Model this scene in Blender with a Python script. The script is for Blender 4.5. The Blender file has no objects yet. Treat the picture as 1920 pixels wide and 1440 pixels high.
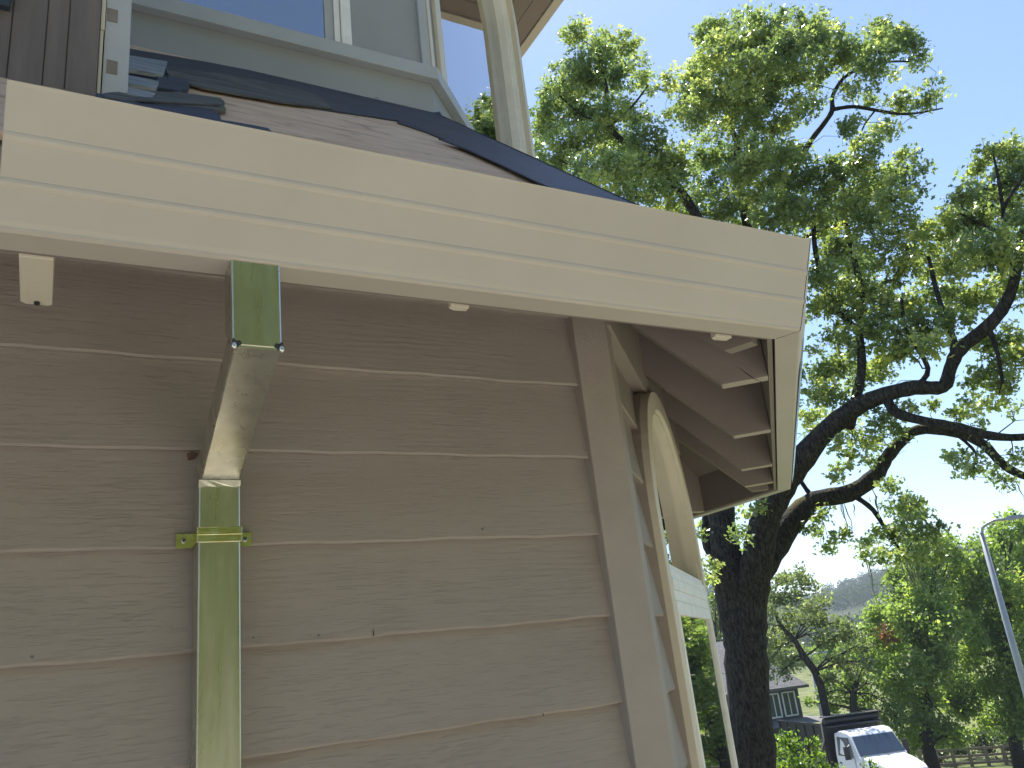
import bpy, math, random
import numpy as np
from mathutils import Vector, Matrix

# ------------------------------------------------------------------ camera, light
scene = bpy.context.scene
COL = scene.collection
R = math.radians
FPX = 1577.05
PITCH, ROLL, HEAD = R(18.62), R(-6.55), R(30.0)
CAM = Vector((0, -1.6, 6.0))
fw = Vector((math.sin(HEAD)*math.cos(PITCH), math.cos(HEAD)*math.cos(PITCH), math.sin(PITCH)))
r0 = Vector((math.cos(HEAD), -math.sin(HEAD), 0)); u0 = r0.cross(fw)
rt = math.cos(ROLL)*r0 + math.sin(ROLL)*u0
up = -math.sin(ROLL)*r0 + math.cos(ROLL)*u0
cd = bpy.data.cameras.new('camera'); cam = bpy.data.objects.new('camera', cd); COL.objects.link(cam)
cam.matrix_world = Matrix(((rt.x, up.x, -fw.x, CAM.x), (rt.y, up.y, -fw.y, CAM.y), (rt.z, up.z, -fw.z, CAM.z), (0, 0, 0, 1)))
cd.sensor_width = 36; cd.lens = 36*FPX/1920; cd.clip_end = 20000; cd.clip_start = 0.02
scene.camera = cam

SUN_EL, SUN_AZ = R(60), R(34)          # azimuth from +Y towards +X
w = bpy.data.worlds.new("World"); scene.world = w; w.use_nodes = True
nt = w.node_tree; bg = nt.nodes['Background']
sk = nt.nodes.new('ShaderNodeTexSky'); sk.sky_type = 'NISHITA'; sk.sun_disc = False
sk.sun_elevation = SUN_EL; sk.sun_rotation = SUN_AZ; sk.altitude = 50; sk.air_density = 1.0; sk.dust_density = 0.25; sk.ozone_density = 2.6
nt.links.new(sk.outputs[0], bg.inputs[0]); bg.inputs[1].default_value = 0.105
sl = bpy.data.lights.new('sun', 'SUN'); sl.energy = 4.8; sl.angle = R(0.5); sl.color = (1.0, .955, .88)
so = bpy.data.objects.new('sun', sl); COL.objects.link(so)
sd = Vector((math.sin(SUN_AZ)*math.cos(SUN_EL), math.cos(SUN_AZ)*math.cos(SUN_EL), math.sin(SUN_EL)))
so.rotation_euler = sd.to_track_quat('Z', 'Y').to_euler()
scene.view_settings.view_transform = 'Standard'; scene.view_settings.look = 'None'
scene.view_settings.exposure = 1.08; scene.view_settings.gamma = 1
scene.cycles.max_bounces = 8; scene.cycles.transparent_max_bounces = 8

def ray(x, y): return fw + rt*((x-960)/FPX) - up*((y-720)/FPX)
def at(x, y, D):                         # point on the view ray at horizontal distance D
    r = ray(x, y); return CAM + r*(D/math.hypot(r.x, r.y))
def onplane(x, y, n, c):
    n = Vector(n); r = ray(x, y); return CAM + r*((c-n.dot(CAM))/n.dot(r))

# ------------------------------------------------------------------ helpers
def tag(o, label=None, cat=None, group=None, kind=None):
    if label: o['label'] = label
    if cat: o['category'] = cat
    if group: o['group'] = group
    if kind: o['kind'] = kind
    return o
def empty(name, loc=(0, 0, 0), rz=0, parent=None):
    o = bpy.data.objects.new(name, None); COL.objects.link(o); o.location = loc; o.rotation_euler = (0, 0, rz)
    o.empty_display_size = .2
    if parent: o.parent = parent
    return o
def copy_tree(o, parent=None):
    c = o.copy(); COL.objects.link(c)
    if parent: c.parent = parent; c.matrix_parent_inverse = o.matrix_parent_inverse.copy()
    for ch in [x for x in COL.objects if x.parent == o]: copy_tree(ch, c)
    return c

class MB:
    def __init__(s): s.v = []; s.f = []
    def add(s, vs, fs):
        b = len(s.v); s.v += [tuple(p) for p in vs]; s.f += [tuple(i+b for i in f) for f in fs]; return s
    def box(s, x0, x1, y0, y1, z0, z1):
        return s.add([(x0,y0,z0),(x1,y0,z0),(x1,y1,z0),(x0,y1,z0),(x0,y0,z1),(x1,y0,z1),(x1,y1,z1),(x0,y1,z1)],
                     [(0,3,2,1),(4,5,6,7),(0,1,5,4),(1,2,6,5),(2,3,7,6),(3,0,4,7)])
    def hexa(s, b, t):                   # two matching quads
        return s.add(list(b)+list(t), [(0,3,2,1),(4,5,6,7),(0,1,5,4),(1,2,6,5),(2,3,7,6),(3,0,4,7)])
    def prism(s, poly, d):               # polygon (3D points, in order) pushed along d
        n = len(poly); d = Vector(d); a = [Vector(p) for p in poly]; b = [p+d for p in a]
        return s.add(a+b, [tuple(range(n))[::-1], tuple(range(n, 2*n))]+[(i, (i+1) % n, n+(i+1) % n, n+i) for i in range(n)])
    def tube(s, pts, rad, n=8, caps=True):
        pts = [Vector(p) for p in pts]
        if not hasattr(rad, '__len__'): rad = [rad]*len(pts)
        b = len(s.v); ref = None
        for i, p in enumerate(pts):
            t = (pts[min(i+1, len(pts)-1)]-pts[max(i-1, 0)])
            t = t.normalized() if t.length > 1e-9 else Vector((0, 0, 1))
            if ref is None: ref = t.orthogonal().normalized()
            ref = (ref - t*ref.dot(t)); ref = ref.normalized() if ref.length > 1e-6 else t.orthogonal().normalized()
            bi = t.cross(ref)
            for k in range(n):
                a = 2*math.pi*k/n; s.v.append(tuple(p+(ref*math.cos(a)+bi*math.sin(a))*rad[i]))
        for i in range(len(pts)-1):
            for k in range(n):
                k2 = (k+1) % n; s.f.append((b+i*n+k, b+i*n+k2, b+(i+1)*n+k2, b+(i+1)*n+k))
        if caps:
            s.f.append(tuple(b+k for k in range(n))[::-1]); s.f.append(tuple(b+(len(pts)-1)*n+k for k in range(n)))
        return s
    def bar(s, a, b, wd, ht, upv=(0, 0, 1)):
        a = Vector(a); b = Vector(b); t = (b-a).normalized(); sd_ = t.cross(Vector(upv)).normalized(); u_ = sd_.cross(t)
        q = lambda p: [p-sd_*wd/2-u_*ht/2, p+sd_*wd/2-u_*ht/2, p+sd_*wd/2+u_*ht/2, p-sd_*wd/2+u_*ht/2]
        return s.hexa(q(a), q(b))
    def xf(s, M):
        s.v = [tuple(M @ Vector(p)) for p in s.v]; return s
    def build(s, name, mat, parent=None, smooth=False, bevel=0, M=None):
        me = bpy.data.meshes.new(name); me.from_pydata([tuple(p) for p in s.v], [], s.f); me.materials.append(mat)
        if smooth: me.polygons.foreach_set('use_smooth', [True]*len(me.polygons))
        me.update(); o = bpy.data.objects.new(name, me); COL.objects.link(o)
        if parent: o.parent = parent
        if M is not None: o.matrix_local = M
        if bevel:
            m = o.modifiers.new('bevel', 'BEVEL'); m.width = bevel; m.segments = 2; m.limit_method = 'ANGLE'; m.angle_limit = R(35)
        return o

# ------------------------------------------------------------------ materials
def mat(name, col, rough=.6, metal=0, spec=.5):
    m = bpy.data.materials.new(name); m.use_nodes = True; b = m.node_tree.nodes['Principled BSDF']
    b.inputs['Base Color'].default_value = (*col, 1); b.inputs['Roughness'].default_value = rough
    b.inputs['Metallic'].default_value = metal; b.inputs['Specular IOR Level'].default_value = spec
    return m
class N:
    def __init__(s, m): s.t = m.node_tree; s.b = s.t.nodes['Principled BSDF']
    def n(s, typ, **k):
        x = s.t.nodes.new('ShaderNode'+typ)
        for a, b in k.items():
            if isinstance(a, str) and hasattr(x, a): setattr(x, a, b)
        return x
    def l(s, a, b): s.t.links.new(a, b)
    def coord(s, scale=(1, 1, 1), out='Object'):
        c = s.n('TexCoord'); m = s.n('Mapping'); m.inputs['Scale'].default_value = scale; s.l(c.outputs[out], m.inputs[0]); return m.outputs[0]
    def noise(s, vec, scale, detail=4, rough=.6, dist=0):
        x = s.n('TexNoise'); x.inputs['Scale'].default_value = scale; x.inputs['Detail'].default_value = detail
        x.inputs['Roughness'].default_value = rough; x.inputs['Distortion'].default_value = dist; s.l(vec, x.inputs['Vector']); return x.outputs['Fac']
    def ramp(s, fac, stops):
        x = s.n('ValToRGB'); e = x.color_ramp.elements
        e[0].position, e[0].color = stops[0][0], (*stops[0][1], 1); e[1].position, e[1].color = stops[-1][0], (*stops[-1][1], 1)
        for p, c in stops[1:-1]:
            k = e.new(p); k.color = (*c, 1)
        s.l(fac, x.inputs[0]); return x.outputs[0]
    def math(s, op, a, b):
        x = s.n('Math'); x.operation = op
        for i, v in enumerate((a, b)):
            if isinstance(v, (int, float)): x.inputs[i].default_value = v
            else: s.l(v, x.inputs[i])
        return x.outputs[0]
    def bump(s, h, dist, strength=1.0, prev=None):
        x = s.n('Bump'); x.inputs['Distance'].default_value = dist; x.inputs['Strength'].default_value = strength; s.l(h, x.inputs['Height'])
        if prev is not None: s.l(prev, x.inputs['Normal'])
        return x.outputs[0]
    def color(s, c): s.l(c, s.b.inputs['Base Color'])
    def normal(s, c): s.l(c, s.b.inputs['Normal'])
    def rough(s, c): s.l(c, s.b.inputs['Roughness'])
def varied(name, c1, c2, scale=3, rough=.6, bump=0, bscale=60, metal=0, coordscale=(1, 1, 1), lo=.3, hi=.7, spec=.5):
    m = mat(name, c1, rough, metal, spec); n = N(m); v = n.coord(coordscale)
    n.color(n.ramp(n.noise(v, scale, 5), [(lo, c1), (hi, c2)]))
    if bump: n.normal(n.bump(n.noise(v, bscale, 5), bump))
    return m

def siding_mat(name, c1, c2):            # rough embossed wood grain under paint, running along local x
    m = mat(name, c1, .62, 0, .35); n = N(m)
    v1 = n.coord((1.0, 1, 5.0)); lo = n.noise(v1, 1.3, 3, .5, .6)
    wv = n.n('TexWave'); wv.wave_type = 'BANDS'; wv.bands_direction = 'Z'
    wv.inputs['Scale'].default_value = 7; wv.inputs['Distortion'].default_value = 9; wv.inputs['Detail'].default_value = 3
    wv.inputs['Detail Scale'].default_value = .9; wv.inputs['Detail Roughness'].default_value = .55
    v2 = n.coord((.5, .5, 3.2)); n.l(v2, wv.inputs['Vector'])
    v3 = n.coord((13, 30, 175)); fine = n.noise(v3, 1.0, 6, .72, .9)
    crack = n.ramp(fine, [(.36, (0, 0, 0)), (.47, (1, 1, 1))])
    v4 = n.coord((1, 1, 1)); mask = n.noise(v4, 3.2, 3)
    mk = n.ramp(mask, [(.3, (.35, .35, .35)), (.7, (1, 1, 1))])
    inv = n.math('SUBTRACT', 1, n.math('MULTIPLY', n.math('SUBTRACT', 1, crack), mk))
    wm = n.math('MULTIPLY', wv.outputs['Fac'], n.ramp(n.noise(n.coord((1, 1, 2)), 2.3, 3), [(.45, (.05, .05, .05)), (.68, (1, 1, 1))]))
    b = n.bump(wm, .0006, .55); b = n.bump(inv, .0009, .7, b)
    b = n.bump(n.noise(v4, 260, 4, .65), .0005, .8, b)
    n.normal(b)
    n.color(n.ramp(n.noise(n.coord((1, 1, 2)), 1.7, 4), [(.3, c1), (.7, c2)]))
    return m
M = {}
M['siding'] = siding_mat('siding paint', (.295, .257, .238), (.340, .300, .279))
M['trim'] = varied('taupe trim paint', (.315, .274, .252), (.36, .315, .29), 5, .6, .0016, 95, coordscale=(1, 1, 1))
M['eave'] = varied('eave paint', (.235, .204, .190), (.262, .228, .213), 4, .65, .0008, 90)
M['gutter'] = varied('gutter enamel', (.49, .448, .412), (.55, .505, .465), 3.2, .40, .00025, 35)
M['gutter_glint'] = varied('gutter glint metal', (.40, .40, .42), (.66, .66, .68), 14, .25, .0004, 40, 1)  # bright metal imitating a sky reflection on the W2 gutter
M['seam'] = mat('seam sealant', (.03, .028, .03), .6)
M['underlit'] = varied('eave paint lit from below', (.42, .375, .335), (.47, .42, .375), 6, .6)  # ground light on rafter undersides, put into the paint colour
M['cream'] = varied('cream paint', (.64, .59, .50), (.70, .64, .55), 6, .5, .0006, 100)
M['white'] = varied('chalky white paint', (.84, .84, .86), (.90, .90, .92), 16, .5, .0008, 60, lo=.4, hi=.55)
M['skytrim'] = varied('sky tinted grey trim', (.41, .435, .485), (.47, .495, .54), 6, .55, .0006, 90)  # blue of skylight and lens veil mixed into the grey
M['upwall'] = varied('sky tinted wall board', (.32, .335, .375), (.36, .38, .42), 3, .7, .0006, 150, coordscale=(1, 1, 1))  # same blue cast of sky and veil tinted into the boards
M['brownwall'] = varied('brown plank wall', (.12, .105, .11), (.19, .165, .165), 1.6, .75, .0012, 9, coordscale=(14, 14, 1.2))  # dark brown with vertical grain
M['felt'] = varied('roof felt', (.026, .034, .058), (.050, .060, .092), 9, .55, .0015, 70)
M['shingle'] = varied('weathered shingle', (.05, .055, .06), (.17, .165, .16), 22, .8, .003, 180, coordscale=(.4, 2, 2))
M['shingle_edge'] = varied('grey shingle layer', (.17, .19, .22), (.42, .45, .50), 30, .7, .002, 90, coordscale=(.3, 3, 3))
def plywood():
    m = mat('old plywood', (.3, .2, .15), .75); n = N(m)
    v = n.coord((1, 9, 9)); a = n.noise(v, 2.5, 7, .7, .8); b = n.noise(n.coord((2.5, 7, 7)), 4, 5)
    mx = n.n('Mix'); mx.data_type = 'RGBA'; mx.blend_type = 'MULTIPLY'; mx.inputs[0].default_value = .8
    n.l(n.ramp(a, [(.25, (.48, .29, .19)), (.5, (.70, .49, .35)), (.72, (.80, .62, .47))]), mx.inputs[6])
    n.l(n.ramp(b, [(.30, (.35, .33, .36)), (.42, (1, 1, 1))]), mx.inputs[7])
    n.color(mx.outputs[2]); n.normal(n.bump(a, .002)); return m
M['ply'] = plywood()
def galv():
    m = mat('downspout metal', (.66, .65, .60), .22, 1); n = N(m)
    v = n.coord((30, 30, 3)); a = n.noise(v, 1.2, 4, .6, .3)
    n.color(n.ramp(n.noise(n.coord((6, 6, 2)), 3, 4), [(.3, (.55, .54, .48)), (.7, (.72, .71, .64))]))
    n.rough(n.ramp(a, [(.3, (.24, .24, .24)), (.7, (.36, .36, .36))]))
    return m
M['galv'] = galv()
M['brass'] = varied('zinc plated strap', (.62, .58, .22), (.80, .80, .66), 60, .25, .0003, 100, 1)
M['solder'] = mat('solder', (.75, .74, .72), .3, 1)
M['burn'] = varied('flux burn', (.03, .035, .045), (.10, .11, .12), 200, .5, 0, 60, .6)
M['screw'] = mat('screw head', (.35, .36, .40), .35, 1)
def glass(name, lo, hi, tint=(1, 1, 1)):
    m = bpy.data.materials.new(name); m.use_nodes = True; t = m.node_tree; t.nodes.remove(t.nodes['Principled BSDF'])
    o = t.nodes['Material Output']; g = t.nodes.new('ShaderNodeBsdfGlossy'); g.inputs['Roughness'].default_value = .012; g.inputs[0].default_value = (*tint, 1)
    tr = t.nodes.new('ShaderNodeBsdfTransparent'); tr.inputs[0].default_value = (.80, .86, .86, 1)
    fr = t.nodes.new('ShaderNodeFresnel'); fr.inputs['IOR'].default_value = 1.55
    mr = t.nodes.new('ShaderNodeMapRange'); mr.inputs['To Min'].default_value = lo; mr.inputs['To Max'].default_value = hi
    nz = t.nodes.new('ShaderNodeTexNoise'); nz.inputs['Scale'].default_value = 2.2; bp = t.nodes.new('ShaderNodeBump'); bp.inputs['Distance'].default_value = .0006
    t.links.new(nz.outputs[0], bp.inputs['Height']); t.links.new(bp.outputs[0], g.inputs['Normal'])
    mx = t.nodes.new('ShaderNodeMixShader'); t.links.new(fr.outputs[0], mr.inputs[0]); t.links.new(mr.outputs[0], mx.inputs[0])
    t.links.new(tr.outputs[0], mx.inputs[1]); t.links.new(g.outputs[0], mx.inputs[2]); t.links.new(mx.outputs[0], o.inputs[0]); return m
M['glass'] = glass('window glass', .42, 1.0)
M['glass_arch'] = glass('arch window glass', .45, 1.0)
M['dark'] = mat('dark interior', (.03, .03, .035), .9)
M['blind'] = varied('window blind', (.25, .28, .33), (.30, .33, .38), 4, .8)

def leaf_mat(name, a, b, trans=.45, rough=.42, spec=.5):
    m = mat(name, a, rough, 0, spec); n = N(m); t = m.node_tree
    at_ = n.n('Attribute'); at_.attribute_name = 'tone'
    c = n.ramp(at_.outputs['Fac'], [(0.0, a), (.8, b), (1.0, (min(1, b[0]*1.7), min(1, b[1]*1.45), b[2]*1.3))])
    n.color(c)
    tr = n.n('BsdfTranslucent'); mx2 = n.n('Mix'); mx2.data_type = 'RGBA'; mx2.blend_type = 'MULTIPLY'; mx2.inputs[0].default_value = 1
    n.l(c, mx2.inputs[6]); mx2.inputs[7].default_value = (1.8, 1.9, .85, 1); n.l(mx2.outputs[2], tr.inputs[0])
    ms = n.n('MixShader'); ms.inputs[0].default_value = trans; out = t.nodes['Material Output']
    n.l(n.b.outputs[0], ms.inputs[1]); n.l(tr.outputs[0], ms.inputs[2]); n.l(ms.outputs[0], out.inputs[0]); return m
M['oakleaf'] = leaf_mat('oak leaves', (.115, .165, .088), (.275, .330, .170), .52, .30, .7)
M['limeleaf'] = leaf_mat('lime green leaves', (.120, .180, .065), (.240, .320, .115), .54)
M['greyleaf'] = leaf_mat('grey green leaves', (.095, .130, .075), (.190, .235, .125), .46)
M['woods'] = leaf_mat('far woods', (.040, .062, .035), (.085, .115, .060), .3, .9, .1)
M['bushleaf'] = leaf_mat('bush leaves', (.09, .16, .03), (.20, .29, .06), .45)
M['gardenleaf'] = leaf_mat('garden leaves', (.17, .22, .09), (.33, .37, .16), .45)
M['shrubleaf'] = leaf_mat('shrub leaves', (.045, .075, .035), (.09, .13, .06), .35)
M['rustleaf'] = leaf_mat('rusty dead leaves', (.16, .07, .04), (.28, .13, .07), .3)
def bark(name, c1, c2, mossy=True):
    m = mat(name, c1, .9, 0, .2); n = N(m); v = n.coord((14, 14, 4.5)); a = n.noise(v, 1.6, 8, .75, .5)
    vo = n.n('TexVoronoi'); vo.inputs['Scale'].default_value = 2.4; n.l(v, vo.inputs['Vector'])
    h = n.math('ADD', a, n.math('MULTIPLY', vo.outputs['Distance'], .6))
    c = n.ramp(a, [(.40, c1), (.72, c2)])
    if mossy:
        g = n.n('NewGeometry'); s = n.n('SeparateXYZ'); n.l(g.outputs['Normal'], s.inputs[0])
        k = n.math('MULTIPLY', n.ramp(s.outputs['Z'], [(.35, (0, 0, 0)), (.75, (1, 1, 1))]), n.ramp(n.noise(n.coord(), 1.4, 4), [(.45, (0, 0, 0)), (.58, (1, 1, 1))]))
        mx = n.n('Mix'); mx.data_type = 'RGBA'; n.l(k, mx.inputs[0]); n.l(c, mx.inputs[6]); mx.inputs[7].default_value = (.13, .11, .03, 1); c = mx.outputs[2]
    n.color(c); n.normal(n.bump(h, .05)); return m
M['bark'] = bark('dark oak bark', (.018, .016, .016), (.125, .115, .105))
M['bark2'] = bark('grey bark', (.04, .036, .034), (.12, .11, .10), False)

# ------------------------------------------------------------------ ground, hills, road
EL = [(-200, 1.6), (20, 2.2), (38, 3.35), (41.5, 3.0), (43.5, 2.4), (46.8, 1.9), (48.5, 2.15), (50.5, 2.3), (52.6, 2.75), (56, 3.4), (60, 3.6), (75, 2.6), (200, 1.6)]
def ridge(az):
    for (a, b), (c, d) in zip(EL, EL[1:]):
        if a <= az <= c: return b+(d-b)*(az-a)/(c-a)
    return 1.6
def sm(t): t = max(0, min(1, t)); return t*t*(3-2*t)
def terrain(x, y):
    dx, dy = x-CAM.x, y-CAM.y; D = math.hypot(dx, dy); az = math.degrees(math.atan2(dx, dy))
    front = sm((math.cos(R(az-50))+.3)/.8)
    z = 3.0 - 3.85*front*sm((D-11)/24) - front*1.2*sm((D-46)/12)
    if D > 230:
        rz = 6+850*math.tan(R(ridge(az)))
        z += (rz-z)*sm((D-230)/620) if D < 850 else (rz-z)
        z += sm((D-230)/300)*(3.5*math.sin(x*.021+y*.013)+2.5*math.sin(x*.043-y*.037))*(1 if D < 830 else .4)
        if D > 900: z -= (D-900)*.02
    return z
mb = MB(); rings = [0, 2, 4, 7, 10, 12, 14, 16, 18, 20, 22, 24, 27, 30, 34, 38, 42, 46, 50, 56, 64, 75, 90, 110, 140, 180, 230, 270, 310, 350, 390, 430, 470, 510, 550, 590, 630, 670, 710, 750, 790, 820, 850, 900, 1000, 1300, 2000, 3500, 6000]
NA = 240
mb.v.append((CAM.x, CAM.y, 3.0))
for D in rings[1:]:
    for k in range(NA):
        a = 2*math.pi*k/NA; x, y = CAM.x+D*math.sin(a), CAM.y+D*math.cos(a); mb.v.append((x, y, terrain(x, y)))
for k in range(NA): mb.f.append((0, 1+(k+1) % NA, 1+k))
for i in range(len(rings)-2):
    for k in range(NA):
        k2 = (k+1) % NA; mb.f.append((1+i*NA+k, 1+i*NA+k2, 1+(i+1)*NA+k2, 1+(i+1)*NA+k))
gm = mat('ground', (.1, .1, .05), .95, 0, .1); n = N(gm)
g1 = n.ramp(n.noise(n.coord(), .35, 8, .6), [(.35, (.075, .10, .035)), (.6, (.19, .20, .085))])
g2 = n.ramp(n.noise(n.coord(), .012, 6, .6), [(.50, (.05, .065, .035)), (.66, (.30, .25, .16))])
g = n.n('NewGeometry'); vl = n.n('VectorMath'); vl.operation = 'LENGTH'; n.l(g.outputs['Position'], vl.inputs[0])
mx = n.n('Mix'); mx.data_type = 'RGBA'; n.l(n.ramp(n.math('DIVIDE', vl.outputs['Value'], 400), [(.5, (0, 0, 0)), (.8, (1, 1, 1))]), mx.inputs[0]); n.l(g1, mx.inputs[6]); n.l(g2, mx.inputs[7])
n.color(mx.outputs[2]); n.normal(n.bump(n.noise(n.coord(), 9, 5), .05))
tag(mb.build('ground', gm, smooth=True), kind='structure')

def sheet(name, P, m, lift):
    """drape a strip between two polylines over the terrain"""
    mb = MB(); A, B = P; n_ = len(A)
    for a, b in zip(A, B):
        for k in range(7):
            t = k/6; x = a[0]+(b[0]-a[0])*t; y = a[1]+(b[1]-a[1])*t; mb.v.append((x, y, terrain(x, y)+lift))
    for i in range(n_-1):
        for k in range(6): mb.f.append((i*7+k, (i+1)*7+k, (i+1)*7+k+1, i*7+k+1))
    return tag(mb.build(name, m, smooth=True), kind='structure')
def pol(az, D): return (CAM.x+D*math.sin(R(az)), CAM.y+D*math.cos(R(az)))
M['asphalt'] = varied('asphalt', (.20, .19, .18), (.27, .26, .245), 3, .9, .004, 80)
M['paving'] = varied('sunlit concrete paving', (.50, .45, .385), (.57, .515, .44), 1.5, .9, .002, 60)
azs = [20+i*2 for i in range(46)]
sheet('road', ([pol(a, 30) for a in azs], [pol(a, 43.0) for a in azs]), M['asphalt'], .05)
sheet('path', ([(-14+i*1.0, -1.2) for i in range(19)], [(-14+i*1.0, -11.5) for i in range(19)]), M['paving'], .02)

# ------------------------------------------------------------------ the house
HB = empty('house', (0, 0, 3.0))
tag(HB, 'taupe lap sided house with an octagonal corner turret, boxed eaves and tall arched windows', 'house')
HO = Vector((0, 0, 3.0))
def F(ox, oy, rz): return Matrix.Translation(Vector((ox, oy, 0))-HO) @ Matrix.Rotation(rz, 4, 'Z')
S2 = math.sqrt(.5); L2 = 1.70; T22 = math.tan(R(22.5))
CX = 1.19
c1 = (CX, 0); c2 = (CX+L2*S2, L2*S2); c3 = (c2[0], c2[1]+L2); c4 = (c3[0]-L2*S2, c3[1]+L2*S2)
FR = [F(0, 0, 0), F(*c1, R(45)), F(*c2, R(90)), F(*c3, R(135)), F(*c4, R(180))]
LEN = [None, L2, L2, L2, 4.5]
PIT = .17985; Z1 = 6.6252
random.seed(5)
def lap_wall(name, Mx, x0, x1, hole=None, ztop=7.0, zbot=3.02, tuck=0, step=.05):
    """lap siding courses; hole(z) -> (xa, xb) or None"""
    mb = MB(); k = -2
    while True:
        zb = Z1-PIT*k; zt = zb+PIT
        if zt < zbot: break
        if zb < ztop:
            seed = random.random()*10
            nz = 6 if hole else 1
            for i in range(nz):
                za = zb+PIT*i/nz; zc = zb+PIT*(i+1)/nz
                o = lambda z: .010-.021*(z-zb)/PIT
                h = hole((za+zc)/2) if hole else None
                for (a, b) in ([(x0, x1)] if not h else [(x0, h[0]), (h[1], x1)]):
                    m = max(1, int((b-a)/step)); base = len(mb.v)
                    for j in range(m+1):
                        x = a+(b-a)*j/m
                        wob = .0011*math.sin(x*17+seed)+.0009*math.sin(x*41+seed*3) if i == 0 else 0
                        w2 = .0011*math.sin(x*9+seed*2)
                        if i == 0: mb.v += [(x, .016, za+wob+.0035), (x, -o(za)-w2+.0035, za+wob+.0005), (x, -o(za)-w2+.0004, za+wob+.0048), (x, -o(zc)-w2*(1-(i+1)/nz), zc+(.009 if i == nz-1 else 0))]
                        else: mb.v += [(x, -o(za)-w2*(1-i/nz), za), (x, -o(zc)-w2*(1-(i+1)/nz), zc+(.009 if i == nz-1 else 0))]
                    for j in range(m):
                        q = 4 if i == 0 else 2; b0 = base+q*j
                        for e in range(q-1): mb.f.append((b0+e, b0+q+e, b0+q+e+1, b0+e+1))
        k += 1
    return mb.build(name, M['siding'], HB, M=Mx)
lap_wall('siding_wall', FR[0], -3.0, CX-.05)
WZ, WX, WR = 6.34, .8475, .46
def hole2(z):
    if z <= WZ: return (WX-WR, WX+WR) if z > 4.85 else None
    if z < WZ+WR: d = math.sqrt(WR**2-(z-WZ)**2); return (WX-d, WX+d)
    return None
lap_wall('siding_wall', FR[1], .03, L2-.03, hole2)
lap_wall('siding_wall', FR[2], .03, L2-.03)
lap_wall('siding_wall', FR[3], .03, L2-.03, step=.4)
lap_wall('siding_wall', FR[4], .03, 4.2, step=.6)
MB().box(-3.02, -2.98, .0, c4[1], 3.02, 7.0).build('siding_wall', M['siding'], HB, M=F(0, 0, 0))
# corner boards: bent around each 135 degree corner
def corner_board(Ma, wa, wb, L, z0=3.02, z1=6.93, off=.022, name='corner_board', m='trim'):
    # in frame of the wall on the left, corner at x=L
    o = off; a = Vector((L+o*T22, -o, 0)); c, s = math.cos(R(45)), math.sin(R(45))
    pts = [(L-wa, -o), (a.x, a.y), (a.x+(wb)*c, a.y+(wb)*s), (a.x+wb*c-(o+.01)*s, a.y+wb*s+(o+.01)*c), (L, .012), (L-wa, .012)]
    mb = MB(); mb.prism([(p[0], p[1], z0) for p in pts], (0, 0, z1-z0)); return mb.build(name, M[m], HB, bevel=.0025, M=Ma)
corner_board(FR[0], .088, .075, CX)
corner_board(FR[1], .075, .075, L2)
corner_board(FR[2], .075, .075, L2)
corner_board(FR[3], .075, .075, L2)
# floor/ceiling so the rooms are dark, joist ends etc.
poly = [(-2.95, .03)]+[(c1[0]-.02, .03), (c2[0]-.04, c2[1]+.01), (c3[0]-.04, c3[1]-.01), (c4[0]-.02, c4[1]-.04), (-2.95, c4[1]-.04)]
MB().prism([(p[0], p[1], 6.96) for p in poly], (0, 0, .1)).build('ceiling', M['dark'], HB, M=F(0, 0, 0))
MB().prism([(p[0], p[1], 3.0) for p in poly], (0, 0, .1)).build('floor', M['dark'], HB, M=F(0, 0, 0))

# nails and small splits in the boards
for (px, py) in ((476, 1196), (598, 1192), (1098, 846), (1090, 690), (250, 1228), (905, 992), (1180, 1300), (60, 1232)):
    p = onplane(px, py, (0, 1, 0), -.009)
    MB().tube([(p.x, -.004, p.z), (p.x, -.0095, p.z), (p.x, -.0103, p.z)], [.0022, .0022, .0014], 8).build('nail_head', M['screw'], HB, M=F(0, 0, 0))
for (px, py, dx, dz) in ((700, 1186, .0008, .013), (1018, 1338, .0006, .010)):
    p = onplane(px, py, (0, 1, 0), -.0095)
    MB().tube([(p.x, -.0097, p.z-dz*.5), (p.x+dx, -.0093, p.z), (p.x-dx, -.0090, p.z+dz*.6)], [.0009, .0008, .0002], 5).build('split', M['dark'], HB, M=F(0, 0, 0))

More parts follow.
